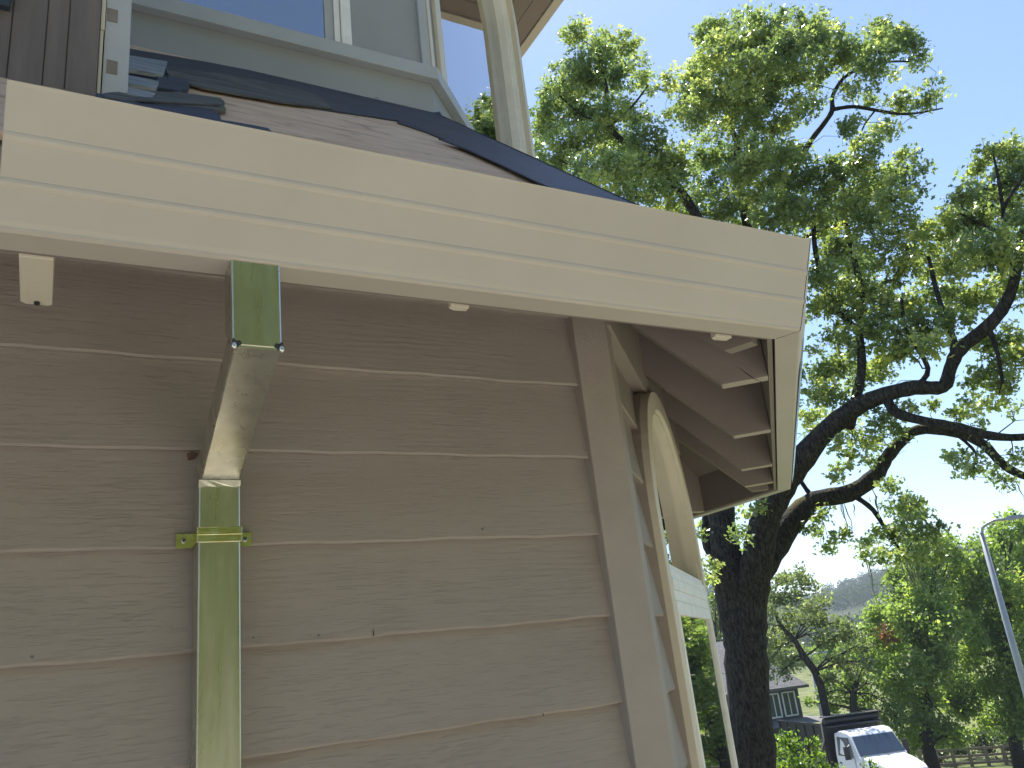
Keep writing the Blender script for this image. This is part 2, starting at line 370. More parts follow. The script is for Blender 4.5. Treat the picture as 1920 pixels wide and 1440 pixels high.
# ---- eaves: roof deck, fascia and rafters
SL = 1.07
def zd(off): return 6.800+SL*(.40-off)          # top of deck
TI = .443                                          # inset of the upper storey
def eave(i, x0, x1, e0, e1):
    """x0,x1 wall extents; e0/e1: 1 when that end is mitred at an octagon corner"""
    Mx = FR[i]
    a = lambda off: x0-off*T22*e0; b = lambda off: x1+off*T22*e1
    mb = MB(); t = .016
    P = lambda x, off, dz: (x, -off, zd(off)+dz)
    mb.hexa([P(a(.40), .40, -t), P(b(.40), .40, -t), P(b(-TI), -TI, -t), P(a(-TI), -TI, -t)],
            [P(a(.40), .40, 0), P(b(.40), .40, 0), P(b(-TI), -TI, 0), P(a(-TI), -TI, 0)])
    o = mb.build('roof_deck', M['ply'], HB, M=Mx)
    # painted soffit boards below the plywood, showing between the rafters
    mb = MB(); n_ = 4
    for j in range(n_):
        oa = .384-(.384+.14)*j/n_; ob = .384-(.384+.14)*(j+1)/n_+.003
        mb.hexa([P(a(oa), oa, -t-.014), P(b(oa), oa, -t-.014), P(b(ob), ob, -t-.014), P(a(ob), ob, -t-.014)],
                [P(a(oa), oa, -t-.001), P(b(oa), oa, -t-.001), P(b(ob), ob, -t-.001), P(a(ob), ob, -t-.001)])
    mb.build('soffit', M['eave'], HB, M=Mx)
    MB().hexa([(a(.398), -.398, 6.616), (b(.398), -.398, 6.616), (b(.387), -.387, 6.616), (a(.387), -.387, 6.616)],
              [(a(.398), -.398, 6.775), (b(.398), -.398, 6.775), (b(.387), -.387, 6.79), (a(.387), -.387, 6.79)]).build('fascia', M['eave'], HB, M=Mx)
    # frieze block at the wall head
    MB().box(x0+.02, x1-.02, -.030, .01, 6.80 if i else 6.95, 7.19).build('frieze', M['trim'], HB, M=Mx)
eave(0, -3.0, CX, 0, 1); eave(1, 0, L2, 1, 1); eave(2, 0, L2, 1, 1); eave(3, 0, L2, 1, 1)
def rafter(i, s, lev=.27, wd=.040, zb=6.616, chamf=False, ang=None, m='eave'):
    end = .386
    zt = lambda o: zd(o)-.032
    pts = [(end, zb), (lev, zb)]
    pts += [(-.0, zb+SL*lev), (-.0, zt(0)), (end, zt(end))]
    if lev < .05: pts = [(end, zb), (lev, zb), (lev, zt(lev)), (end, zt(end))]
    mb = MB(); mb.prism([(s, -o, z) for o, z in pts], (wd, 0, 0))
    o = mb.build('rafter', M[m], HB, bevel=.002, M=FR[i]); o.data.materials.append(M['underlit'])
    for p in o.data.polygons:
        if p.normal.z < -.95: p.material_index = 1  # faces looking down get the colour lightened for ground bounce
    return o
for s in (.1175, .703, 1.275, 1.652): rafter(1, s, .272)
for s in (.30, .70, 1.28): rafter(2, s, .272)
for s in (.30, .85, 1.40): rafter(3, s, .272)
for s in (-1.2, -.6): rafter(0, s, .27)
# W1: one tail with a long level end seen head on, two with only the tips showing
mb = MB(); yb = .222
mb.prism([(-.0590, -.386, 6.612), (-.0590, -yb-.012, 6.612), (-.052, -yb, 6.614), (-.021, -yb, 6.614), (-.016, -yb-.008, 6.612), (-.016, -.386, 6.612)], (0, 0, .10))
mb.build('rafter_tail', M['cream'], HB, bevel=.0015, M=FR[0])
MB().tube([(-.0365, -yb-.013, 6.615), (-.0365, -yb-.013, 6.609)], .0042, 7).build('knot_hole', M['dark'], HB, M=FR[0])
for (px, wd) in ((838, .036), (1330, .045)):
    p = onplane(px, 580 if px < 1000 else 636, (0, 0, 1), 6.612)
    mb = MB(); mb.prism([(p.x, -.386, 6.611), (p.x, p.y-.006, 6.611), (p.x+.012, p.y, 6.611), (p.x+wd, p.y-.002, 6.611), (p.x+wd, -.386, 6.611)], (0, 0, .09))
    mb.build('rafter_tail', M['cream'], HB, bevel=.001, M=FR[0])
# hip rafters under the two visible turret corners
for (cx, cy, az) in ((c1[0], c1[1], 22.5), (c2[0], c2[1], 67.5)):
    b = Vector((math.sin(R(az)), -math.cos(R(az)), 0)); k = 1/math.cos(R(22.5))
    P = lambda o, z: Vector((cx, cy, z))+b*o*k
    mb = MB(); sdv = Vector((-b.y, b.x, 0))*.036
    mb.prism([P(.36, 6.617)-sdv/2-HO, P(.30, 6.617)-sdv/2-HO, P(0, 6.617+SL*.27)-sdv/2-HO, P(0, zd(0)-.034)-sdv/2-HO, P(.36, zd(.36)-.034)-sdv/2-HO], sdv)
    mb.build('hip_rafter', M['eave'], HB)
# crack in the first rafter
q = [(1383, 688), (1398, 699), (1412, 709), (1428, 716)]
nn = FR[1].to_3x3() @ Vector((1, 0, 0)); pc = (HO+FR[1] @ Vector((.1165, 0, 0))).dot(nn)
pp = [onplane(x, y, nn, pc)-HO for x, y in q]
MB().tube(pp, [.0004, .001, .001, .0006], 5).build('crack', M['dark'], HB)

# ------------------------------------------------------------------ gutter (a thing of its own, hung on the fascia)
GB = empty('gutter', (CX, -.4, 6.6))
tag(GB, 'new cream painted fascia gutter with ribbed face, mitred round the turret corners', 'gutter')
GO = Vector((CX, -.4, 6.6))
def Gf(i): return Matrix.Translation(HO-GO) @ FR[i]
prof = [(.4035, 6.797), (.4035, 6.612), (.452, 6.612), (.4565, 6.6145), (.4565, 6.618), (.4595, 6.625)]
def gface(z): return .4565+(.0585)*(z-6.615)/.186
for zr in (6.672, 6.731):
    prof += [(gface(zr-.0055)+.0003, zr-.0055), (gface(zr-.003)+.0024, zr-.003), (gface(zr)+.0029, zr), (gface(zr+.004)+.0017, zr+.004), (gface(zr+.0062), zr+.0062)]
prof += [(gface(6.797), 6.797), (.5160, 6.801), (.5120, 6.803), (.5040, 6.801), (.5040, 6.797)]
def gutter(i, x0, x1, e0, e1, name='gutter_section', raw=False, prof=prof, Mx=None, par=None):
    mb = MB(); n_ = len(prof)
    for (xx, e, sg) in ((x0, e0, -1), (x1, e1, 1)):
        for o, z in prof: mb.v.append((xx+sg*e*(o*T22-.0006), -o, z))
    for k in range(n_-1): mb.f.append((k, n_+k, n_+k+1, k+1))
    o = mb.build(name, M['gutter'], par or GB, M=Mx if Mx is not None else Gf(i))
    m = o.modifiers.new('sheet', 'SOLIDIFY'); m.thickness = .0013; m.offset = 1
    return o
gutter(0, -.083, CX, 0, 1); gutter(1, 0, L2, 1, 1); gutter(2, 0, L2, 1, 1)
gutter(3, 0, L2, 1, 0)
# sealed mitre seams
for i, L in ((0, CX), (1, L2)):
    mb = MB()
    pts = [(L+o*T22, -o, z) for o, z in prof[1:-3]]
    mb.tube([Vector(p)+Vector((0, -.0002, 0)) for p in pts], .0016, 5)
    mb.build('mitre_seam', M['seam'], GB, M=Gf(i))
# gutter end plate
MB().prism([(-.0838, -o, z) for o, z in ((.4035, 6.613), (.455, 6.613), (.513, 6.798), (.4035, 6.796))], (.0012, 0, 0)).build('end_cap', M['gutter'], GB, M=Gf(0))
# added metal strips imitating the grazing sky glint on the W2 face
mb = MB(); mb.prism([(.24, -.5215, 6.797), (L2+.20, -.5215, 6.797), (L2+.20, -.4700, 6.640), (.24, -.4700, 6.640)], (0, .0012, 0))
mb = MB()
for (oa, za, ob, zb) in ((.4655, 6.632, .4800, 6.668), (.4810, 6.678, .4960, 6.727), (.4970, 6.737, .5130, 6.790)):
    mb.prism([(.215, -oa-.0022, za), (L2+.17, -oa-.0022, za), (L2+.17, -ob-.0022, zb), (.215, -ob-.0022, zb)], (0, .0008, 0))
mb.build('sky_glint', M['gutter_glint'], GB, M=Gf(1))

# ------------------------------------------------------------------ downspout
DB = empty('downspout', (.26, -.045, 3.1)); DO = Vector((.26, -.045, 3.1)); DM = Matrix.Translation(-DO)
tag(DB, 'bare shiny metal downspout with offset elbow strapped to the taupe lap siding', 'downspout')
A = [(.2115, -.4555, 6.6125), (.2835, -.4555, 6.6125), (.2835, -.404, 6.6125), (.2115, -.404, 6.6125)]
B = [(.2130, -.4555, 6.4750), (.2838, -.4555, 6.4750), (.2838, -.404, 6.505), (.2130, -.404, 6.505)]
MB().hexa(B, A).build('outlet_tube', M['galv'], DB, bevel=.003, M=DM)
B2 = [(.2150, -.4535, 6.4742), (.2830, -.4535, 6.4742), (.2830, -.404, 6.5045), (.2150, -.404, 6.5045)]
C_ = [(.2300, -.068, 6.3725), (.2975, -.068, 6.3725), (.2975, -.018, 6.415), (.2300, -.018, 6.415)]
mb = MB(); NS = 10
for k in range(NS+1):
    t = k/NS
    for j in range(4):
        p = Vector(B2[j]).lerp(Vector(C_[j]), t); mb.v.append((p.x+.0003*math.sin(k*2.1), p.y, p.z+.0004*math.sin(k*.9)))
for k in range(NS):
    for j in range(4): mb.f.append((4*k+j, 4*k+(j+1) % 4, 4*k+4+(j+1) % 4, 4*k+4+j))
mb.build('offset_elbow', M['galv'], DB, bevel=.003, M=DM)
mb = MB().box(.2275, .2985, -.0705, -.0175, 3.12, 6.3690); mb.build('straight_pipe', M['galv'], DB, bevel=.003, M=DM)
mb = MB(); xs = [.2272+.0713*k/14 for k in range(15)]
mb.prism([(x, -.0740, 6.3735) for x in xs]+[(x, -.0712, 6.3605+.0018*math.sin(i*2.3)+.0012*math.sin(i*5)) for i, x in reversed(list(enumerate(xs)))], (0, .0016, 0))
mb.build('crimped_collar', M['galv'], DB, M=DM)
# solder blobs and seam at the elbow
mb = MB().bar((.222, -.4552, 6.4742), (.276, -.4552, 6.4742), .0022, .003); mb.build('solder_seam', M['solder'], DB, M=DM)
for x in (.2155, .2825):
    mb = MB(); pts = [(x, -.4550-.001*math.cos(t), 6.4748+.0052*math.sin(t)) for t in (-1.5, -1, -.4, .2, .8, 1.5)]
    mb.tube(pts, [.001, .0032, .0042, .0042, .0030, .001], 8); mb.build('solder_blob', M['solder'], DB, smooth=True, M=DM)
    sg = 1 if x < .25 else -1
    mb = MB(); mb.prism([(x+sg*a*.001, -.4561, 6.4748+b*.001) for a, b in ((-2.5, -2), (3, -1), (9, 1), (11, 5), (8, 9), (3, 8), (-1, 12), (-2.5, 9))], (0, .0004, 0))
    mb.build('flux_burn', M['burn'], DB, M=DM)
# strap
mb = MB().box(.2262, .3000, -.0728, -.0708, 6.2635, 6.2895); mb.box(.2262, .3000, -.0742, -.0728, 6.2760, 6.2800)
mb.box(.2250, .2270, -.0728, -.0150, 6.2635, 6.2895); mb.box(.2990, .3010, -.0728, -.0150, 6.2635, 6.2895)
st = mb.build('strap', M['brass'], DB, bevel=.0006, M=DM)
for x0, x1 in ((.1985, .2260), (.3000, .3290)):
    MB().prism([(x0, -.0165, 6.2635), (x1, -.0165, 6.2635), (x1, -.0155, 6.2890), (x0, -.0155, 6.2890)], (0, .0012, 0)).build('strap_tab', M['brass'], st)
    cx = (x0+x1)/2+(.002 if x0 > .25 else -.001)
    mb = MB().tube([(cx, -.0165, 6.2765), (cx, -.0188, 6.2765), (cx, -.0196, 6.2765)], [.0048, .0045, .0030], 12); mb.build('screw', M['screw'], st)
    mb = MB().bar((cx-.0028, -.0198, 6.2765), (cx+.0028, -.0198, 6.2765), .001, .001); mb.bar((cx, -.0198, 6.2737), (cx, -.0198, 6.2793), .001, .001, (1, 0, 0)); mb.build('screw_slot', M['dark'], st)
# old nail scar beside the elbow
MB().prism([(.2180, -.0095, 6.425), (.2300, -.0095, 6.428), (.2360, -.0095, 6.438), (.2250, -.0090, 6.443), (.2150, -.0090, 6.438)], (0, .001, 0)).build('paint_scar', varied('bare wood scar', (.06, .035, .03), (.16, .09, .07), 90, .8), HB, M=F(0, 0, 0))

# ------------------------------------------------------------------ arched window in the turret (ground storey)
def arch_pts(xc, zs, r, z0, n_=28):
    """outline from bottom left, over the arch, to bottom right"""
    p = [(xc-r, z0), (xc-r, z0+(zs-z0)*.5), (xc-r, zs)]
    p += [(xc-r*math.cos(math.pi*k/n_), zs+r*math.sin(math.pi*k/n_)) for k in range(1, n_)]
    return p+[(xc+r, zs), (xc+r, z0+(zs-z0)*.5), (xc+r, z0)]
def ring(xc, zs, r0_, r1_, z0, f0, back, name, m, par, Mx, bevel=0):
    """arch shaped ring between radii r0_ (inner) and r1_ (outer); f0(x) -> front offset"""
    a = arch_pts(xc, zs, r1_, z0); b = arch_pts(xc, zs, r0_, z0); mb = MB(); n_ = len(a)
    for (x, z) in a: mb.v.append((x, -f0(x), z))
    for (x, z) in b: mb.v.append((x, -f0(x), z))
    for (x, z) in a: mb.v.append((x, -back, z))
    for (x, z) in b: mb.v.append((x, -back, z))
    for k in range(n_-1):
        mb.f += [(k, k+1, n_+k+1, n_+k), (2*n_+k, 2*n_+k+1, k+1, k), (n_+k, n_+k+1, 3*n_+k+1, 3*n_+k), (3*n_+k, 3*n_+k+1, 2*n_+k+1, 2*n_+k)]
    return mb.build(name, M[m], par, bevel=bevel, M=Mx)
def arch_glass(xc, zs, r, z0, off, name, m, par, Mx):
    mb = MB(); p = arch_pts(xc, zs, r, z0); mb.prism([(x, -off, z) for x, z in p], (0, .004, 0)); return mb.build(name, M[m], par, M=Mx)
W = empty('arched_window', (0, 0, 0), parent=HB); W.matrix_local = FR[1] @ Matrix.Translation((WX, 0, 5.0)); WM = Matrix.Translation((-WX, 0, -5.0))
fo = lambda x: .036+.026*max(0, min(1, (x-.355)/.985))
ring(WX, WZ, .4300, .4925, 4.80, fo, -.02, 'casing', 'cream', W, WM, .002)
ring(WX, WZ, .4200, .4298, 6.165, lambda x: fo(x)-.014, -.012, 'stop_bead', 'cream', W, WM, .001)
ring(WX, WZ, .4926, .5010, 4.80, lambda x: .016, -.01, 'casing_backband', 'trim', W, WM)
arch_glass(WX, WZ, .4205, 6.18, .008, 'arch_glass', 'glass_arch', W, WM)
mb = MB()
for z0, z1, p in ((6.092, 6.128, .004), (6.129, 6.158, .0015), (6.159, 6.190, .004), (6.191, 6.214, .001), (6.215, 6.232, -.006)):
    xa, xb = WX-.4298, WX+.4298
    mb.hexa([(xa, -fo(xa)-p, z0), (xb, -fo(xb)-p, z0), (xb, .02, z0), (xa, .02, z0)], [(xa, -fo(xa)-p+.001, z1), (xb, -fo(xb)-p+.001, z1), (xb, .02, z1), (xa, .02, z1)])
mb.build('transom', M['white'], W, bevel=.0012, M=WM)
mb = MB(); xa, xb = WX-.4298, WX+.4298
mb.box(xa, xb, -.03, .01, 4.90, 4.94)
for x0, x1, e in ((xa, xa+.022, .004), (xb-.020, xb, .006)):
    mb.hexa([(x0, -fo(x0)-e, 4.9), (x1, -fo(x1)-e, 4.9), (x1, .01, 4.9), (x0, .01, 4.9)], [(x0, -fo(x0)-e, 6.0915), (x1, -fo(x1)-e, 6.0915), (x1, .01, 6.0915), (x0, .01, 6.0915)])
mb.build('sash_frame', M['white'], W, bevel=.001, M=WM)
MB().hexa([(xa+.02, -fo(xa)+.004, 4.9), (xb-.02, -fo(xb)+.005, 4.9), (xb-.02, -fo(xb)+.010, 4.9), (xa+.02, -fo(xa)+.010, 4.9)],
          [(xa+.02, -fo(xa)+.004, 6.092), (xb-.02, -fo(xb)+.005, 6.092), (xb-.02, -fo(xb)+.010, 6.092), (xa+.02, -fo(xa)+.010, 6.092)]).build('glass', M['glass'], W, M=WM)
MB().box(WX-.52, WX+.52, -.055, .02, 4.80, 4.90).build('sill', M['cream'], W, bevel=.002, M=WM)

# ------------------------------------------------------------------ upper storey
ux, uy = CX-TI*T22, TI
LU = L2-2*TI*T22
k1 = (ux, uy); k2 = (ux+LU*S2, uy+LU*S2); k3 = (k2[0], k2[1]+LU); k4 = (k3[0]-LU*S2, k3[1]+LU*S2)
UF = [F(ux, uy, 0), F(*k1, R(45)), F(*k2, R(90)), F(*k3, R(135)), F(*k4, R(180))]
ZB, ZE = 7.62, 9.80
# W1u: boards with a window opening, x measured from the corner (negative to the left)
wx0, wx1, wz0, wz1 = -.885, -.265, 7.868, 9.30
mb = MB()
mb.box(-.90, 0, 0, .05, ZB, wz0); mb.box(wx1+.0, 0, 0, .05, wz0, ZE); mb.box(-.90, wx0, 0, .05, wz0, ZE); mb.box(wx0, wx1, 0, .05, wz1, ZE)
mb.build('upper_wall', M['upwall'], HB, M=UF[0])
# W2u wall with tall arched opening, built as jamb strips and arch head
UX, UZ, UR = LU/2-.02, 8.95, .53
def arch_wall(Mx, L, xc, zs, r, z0, zb, zt, m, name='upper_wall'):
    mb = MB(); n_ = 24
    mb.box(.001, L-.001, 0, .03, zb, z0); mb.box(.001, xc-r, 0, .03, z0, zs); mb.box(xc+r, L-.001, 0, .03, z0, zs)
    for k in range(n_):
        a0, a1 = math.pi*k/n_, math.pi*(k+1)/n_
        xa, za, xb, zb_ = xc-r*math.cos(a0), zs+r*math.sin(a0), xc-r*math.cos(a1), zs+r*math.sin(a1)
        mb.hexa([(xa, 0, za), (xb, 0, zb_), (xb, .03, zb_), (xa, .03, za)], [(xa, 0, zt), (xb, 0, zt), (xb, .03, zt), (xa, .03, zt)])
    mb.box(.001, xc-r, 0, .03, zs, zt); mb.box(xc+r, L-.001, 0, .03, zs, zt)
    return mb.build(name, M[m], HB, M=Mx)
arch_wall(UF[1], LU, UX, UZ, UR, 7.868, ZB, ZE, 'upwall')
MB().box(.001, LU-.001, 0, .03, ZB, ZE).build('upper_wall', M['upwall'], HB, M=UF[2])
MB().box(.001, LU-.001, 0, .03, ZB, ZE).build('upper_wall', M['upwall'], HB, M=UF[3])
MB().box(.001, 3.8, 0, .03, ZB, ZE).build('upper_wall', M['upwall'], HB, M=UF[4])
# sill band, wraps the corner
mb = MB(); o = .030
mb.prism([(-.895, -o, 7.818), (o*T22, -o, 7.818), (0+o*T22+LU*S2, -o+LU*S2, 7.818), (LU*S2+.005, LU*S2+.005, 7.818), (0, 0, 7.818), (-.895, 0, 7.818)], (0, 0, .050))
mb.build('sill_band', M['skytrim'], HB, bevel=.002, M=UF[0])
# corner trims of the upper storey
mb = MB(); mb.box(-.030, -.001, -.014, -.0005, 7.869, ZE); mb.build('corner_board', M['skytrim'], HB, bevel=.0015, M=UF[0])
mb = MB(); mb.box(.004, .03, -.010, -.0005, 7.869, ZE); mb.build('corner_board', M['cream'], HB, bevel=.0015, M=UF[1])
mb = MB(); mb.box(LU-.055, LU+.012, -.035, -.0005, 7.4, ZE); mb.build('corner_board', M['skytrim'], HB, bevel=.0015, M=UF[1])
# left end post (scarred white trim)
PM = F(0, 0, 0)
post = MB().box(.0385, .0835, -.118, .46, 6.95, 10.0).build('end_post', M['skytrim'], HB, bevel=.0015, M=PM)
mb = MB(); mb.box(.0300, .0362, -.122, -.02, 6.95, 7.250); mb.box(.0300, .0375, -.1235, -.02, 7.251, 10.0); mb.build('edge_strip', M['cream'], HB, bevel=.001, M=PM)
M['barewood'] = varied('bare block', (.17, .15, .14), (.24, .21, .19), 30, .8)
for (px, py) in ((199, 136), (200, 38)):
    p = onplane(px, py, (0, 1, 0), -.119)
    MB().box(p.x, p.x+.0190, -.1192, -.116, p.z, p.z+.031).build('bare_patch', M['barewood'], post)
# plank wall left of it
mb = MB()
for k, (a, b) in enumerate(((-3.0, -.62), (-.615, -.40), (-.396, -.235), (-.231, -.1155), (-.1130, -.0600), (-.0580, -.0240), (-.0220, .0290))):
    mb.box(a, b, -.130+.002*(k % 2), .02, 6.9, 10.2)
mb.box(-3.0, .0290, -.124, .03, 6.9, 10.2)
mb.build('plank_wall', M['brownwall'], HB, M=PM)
MB().box(-3.0, -.1190, -.146, -.131, 7.235, 8.6).build('shutter', mat('dark blue shutter', (.03, .045, .07), .5), HB, bevel=.002, M=PM)
MB().box(-3.0, .03, .6, 3.4, 7.0, 10.2).build('upper_wall', M['dark'], HB, M=PM)
MB().box(-.05, .03, .03, .6, 7.0, 10.2).build('upper_wall', M['upwall'], HB, M=PM)
# rectangular window in W1u
UW = empty('upper_window', parent=HB); UW.matrix_local = UF[0]
mb = MB()
mb.box(wx1-.032, wx1, -.012, .02, wz0+.001, wz1); mb.box(wx0, wx0+.03, -.012, .02, wz0+.001, wz1); mb.box(wx0, wx1, -.012, .02, wz1-.04, wz1)
mb.build('frame', M['white'], UW, bevel=.001)
mb = MB(); mb.box(wx1-.052, wx1-.034, -.004, .02, wz0+.001, wz1-.04); mb.build('sash', M['white'], UW, bevel=.001)
mb = MB(); mb.box(wx1-.080, wx1-.053, .004, .03, wz0+.001, wz1-.04); mb.box(wx0+.03, wx1-.08, .006, .03, wz0+.001, wz0+.014); mb.build('screen_frame', M['skytrim'], UW, bevel=.001)
MB().box(wx0+.03, wx1-.08, .010, .013, wz0+.01, wz1-.03).build('glass', M['glass'], UW)
mb = MB()
for k in range(12): mb.box(wx0+.02+k*.048, wx0+.02+k*.048+.045, .045+.004*(k % 2), .048+.004*(k % 2), wz0, wz1)
mb.build('blind', M['blind'], UW)
# arched window of W2u
AW = empty('arched_window', parent=HB); AW.matrix_local = UF[1]
I4 = Matrix.Identity(4)
g0 = lambda o: (lambda x: o)
ring(UX, UZ, .515, .570, 7.869, lambda x: .016+.052*max(0, min(1, (x-.2)/.9)), -.0, 'casing', 'cream', AW, I4, .002)
ring(UX, UZ, .500, .5148, 7.869, lambda x: .010+.034*max(0, min(1, (x-.2)/.9)), -.02, 'stop_bead', 'white', AW, I4, .001)
ring(UX, UZ, .488, .4998, 7.869, lambda x: .004+.020*max(0, min(1, (x-.2)/.9)), -.03, 'sash', 'white', AW, I4, .001)
arch_glass(UX, UZ, .487, 7.869, -.014, 'glass', 'glass', AW, I4)
MB().box(.1, LU-.1, .22, .225, 7.7, 9.7).build('curtain', varied('sheer curtain', (.46, .52, .58), (.55, .61, .66), 3, .9, coordscale=(14, 1, .2)), AW)
# room enclosure of the upper storey
MB().prism([(k1[0]-.1, k1[1]+.3, 7.60), (k2[0]-.3, k2[1]+.2, 7.60), (k3[0]-.3, k3[1]-.2, 7.60), (k4[0]-.1, k4[1]-.3, 7.60), (.1, k4[1]-.3, 7.60), (.1, k1[1]+.3, 7.60)], (0, 0, .02)).build('floor', M['dark'], HB, M=PM)
# upper roof: soffit, gutter and hipped top
ZG = 9.565
uprof = [(o, z-6.612+ZG) for o, z in prof]
for i in range(4):
    Mx = UF[i]; e0 = 0 if i == 0 else 1; e1 = 1; x0 = -4.0 if i == 0 else 0; x1 = 0 if i == 0 else LU
    Q = Matrix.Translation(Vector(HO)) @ Mx
    a = lambda off: x0-off*T22*e0; b = lambda off: x1+off*T22*e1
    mb = MB()
    for j in range(5):
        oa = .400-.42*j/5; ob = .400-.42*(j+1)/5+.003; za = ZG+.015+(.40-oa)*.35; zc = ZG+.015+(.40-ob)*.35
        mb.hexa([(a(oa), -oa, za), (b(oa), -oa, za), (b(ob), -ob, zc), (a(ob), -ob, zc)], [(a(oa), -oa, za+.012), (b(oa), -oa, za+.012), (b(ob), -ob, zc+.012), (a(ob), -ob, zc+.012)])
    mb.build('upper_soffit', M['eave'], HB, M=Mx)
    mb = MB(); r = -1.2
    mb.hexa([(a(.41), -.41, ZG+.16), (b(.41), -.41, ZG+.16), (b(r), -r, ZG+1.4), (a(r), -r, ZG+1.4)], [(a(.41), -.41, ZG+.18), (b(.41), -.41, ZG+.18), (b(r), -r, ZG+1.42), (a(r), -r, ZG+1.42)])
    mb.build('upper_roof', M['shingle'], HB, M=Mx)
UG = empty('gutter', (k1[0], k1[1]-.45, ZG)); UGO = Vector((k1[0], k1[1]-.45, ZG))
tag(UG, 'beige gutter along the upper roof eave at the top of the turret', 'gutter')
for i in range(4):
    gutter(i, -4.0 if i == 0 else 0, 0 if i == 0 else LU, 0 if i == 0 else 1, 1, prof=uprof, Mx=Matrix.Translation(HO-UGO) @ UF[i], par=UG)

# ------------------------------------------------------------------ roof felt, shingle remains
rn = Vector((0, -SL, 1)).normalized(); rc = Vector((0, -.40, 6.800)).dot(rn)
def roofpoly(pts, lift, th, name, m, rag=0, seed=1):
    rnd = random.Random(seed); P = []
    for (x, y) in pts: P.append(onplane(x, y, rn, rc+lift))
    if rag:
        Q = []
        for i, p in enumerate(P):
            q = P[(i+1) % len(P)]; L = (q-p).length; m_ = max(1, int(L/.025))
            for k in range(m_):
                v = p.lerp(q, k/m_); Q.append(v+(Vector((rnd.uniform(-1, 1), 0, 0))+(Vector((0, 1, SL)).normalized()*rnd.uniform(-1, 1)))*rag)
        P = Q
    mb = MB(); mb.prism([p-HO for p in P], rn*th); return mb.build(name, M[m], HB)
roofpoly([(232, 92), (400, 121), (550, 150), (700, 180), (712, 178), (790, 196), (822, 208), (830, 222), (858, 232), (868, 242), (850, 264), (800, 247), (745, 228), (700, 221), (605, 207), (540, 196), (450, 181), (330, 158), (232, 150)], .001, .004, 'roof_felt', 'felt', .0016, 3)
roofpoly([(310, 132), (420, 140), (560, 170), (600, 185), (620, 205), (520, 193), (460, 182), (380, 168), (318, 150)], .006, .004, 'shingle_remnant', 'shingle', .003, 4)
# felt that runs down the hip and folds over it: built in 3D from the hip line
def hip_pt(t): # t from 0 (upper corner) to 1 (eave corner)
    o = -TI+(.40+TI)*t; return Vector((CX+o*T22, -o, zd(o)))
mb = MB(); hs = [i/14 for i in range(15)]
lowedge = [(745, 229), (800, 247), (850, 268), (905, 292), (960, 318), (1010, 340), (1060, 362), (1085, 372), (1115, 385), (1150, 392), (1190, 400), (1230, 410), (1270, 418), (1300, 425), (1330, 432)]
up_ = [hip_pt(t)+rn*.0045 for t in hs]; lo_ = [onplane(x, y, rn, rc+.0045) for x, y in lowedge]
for a_, b_ in zip(up_, lo_): mb.v += [tuple(a_-HO), tuple(b_-HO)]
for i in range(14): mb.f.append((2*i, 2*i+1, 2*i+3, 2*i+2))
o = mb.build('roof_felt', M['felt'], HB); m = o.modifiers.new('s', 'SOLIDIFY'); m.thickness = .004
roofpoly([(822, 262), (870, 272), (925, 287), (985, 317), (1040, 345), (1090, 372), (1060, 366), (1000, 340), (935, 309), (870, 280)], .0085, .0035, 'roof_felt', 'felt', .0008, 8)
# felt and light shingles on the W2 slope
rn2 = (FR[1].to_3x3() @ Vector((0, -SL, 1))).normalized()
mb = MB(); P = lambda x, off, dz: (x, -off, zd(off)+dz)
mb.hexa([P(-.18*.9+.17, .02, .003), P(L2-.01, .02, .003), P(L2+.18, -TI+.0, .003), P(TI*T22, -TI, .003)][:4], [P(.01, .02, .008), P(L2-.01, .02, .008), P(L2-TI*T22, -TI, .008), P(TI*T22, -TI, .008)])
mb = MB(); a = lambda off: -off*T22; b = lambda off: L2+off*T22
mb.hexa([P(a(.40), .40, .002), P(b(.40), .40, .002), P(b(-TI), -TI, .002), P(a(-TI), -TI, .002)], [P(a(.40), .40, .010), P(b(.40), .40, .010), P(b(-TI), -TI, .010), P(a(-TI), -TI, .010)])
mb.build('roof_felt', M['felt'], HB, M=FR[1])
# layered shingle ends butting the post: steps of old roofing
rows = [(110, 26, 309, 'shingle_edge', .016), (134, 15, 305, 'felt', .006), (148, 16, 294, 'shingle_edge', .017), (162, 11, 290, 'felt', .006), (171, 12, 288, 'shingle_edge', .015)]
for i, (y0, h_, xr, mm, lf) in enumerate(rows):
    roofpoly([(236, y0), (xr+4, y0+12), (xr, y0+12+h_*.5), (xr-5, y0+11+h_), (236, y0+h_)], lf-.010, .009, 'shingle_layer', mm, .0016, 20+i)
roofpoly([(294, 152), (340, 156), (355, 162), (352, 176), (330, 178), (290, 172)], .004, .010, 'torn_shingle', 'felt', .003, 31)
roofpoly([(196, 183), (260, 176), (330, 180), (385, 186), (414, 190), (418, 197), (424, 214), (400, 212), (330, 205), (240, 196), (196, 192)], .004, .008, 'torn_shingle', 'shingle', .003, 32)
roofpoly([(260, 184), (330, 188), (400, 196), (415, 192), (412, 199), (340, 196), (260, 191)], .013, .003, 'torn_shingle', 'shingle', .002, 36)
roofpoly([(180, 185), (300, 196), (395, 212), (412, 226), (415, 240), (330, 236), (180, 210)], .001, .010, 'torn_shingle', 'felt', .003, 33)
roofpoly([(404, 228), (470, 238), (500, 244), (512, 254), (470, 256), (404, 248)], .001, .005, 'torn_shingle', 'felt', .003, 34)
# staples left in the boards
mb = MB()
for (px, py) in ((378, 116), (548, 150), (704, 183)):
    mb = MB(); p = onplane(px, py, (0, 1, 0), uy-.002)-HO
    mb.bar(p, p+Vector((.009, 0, .001)), .0007, .0007); mb.bar(p, p-Vector((0, 0, .005)), .0007, .0007, (1, 0, 0)); mb.bar(p+Vector((.009, 0, .001)), p+Vector((.009, 0, -.004)), .0007, .0007, (1, 0, 0))
    mb.build('staple', M['dark'], HB)

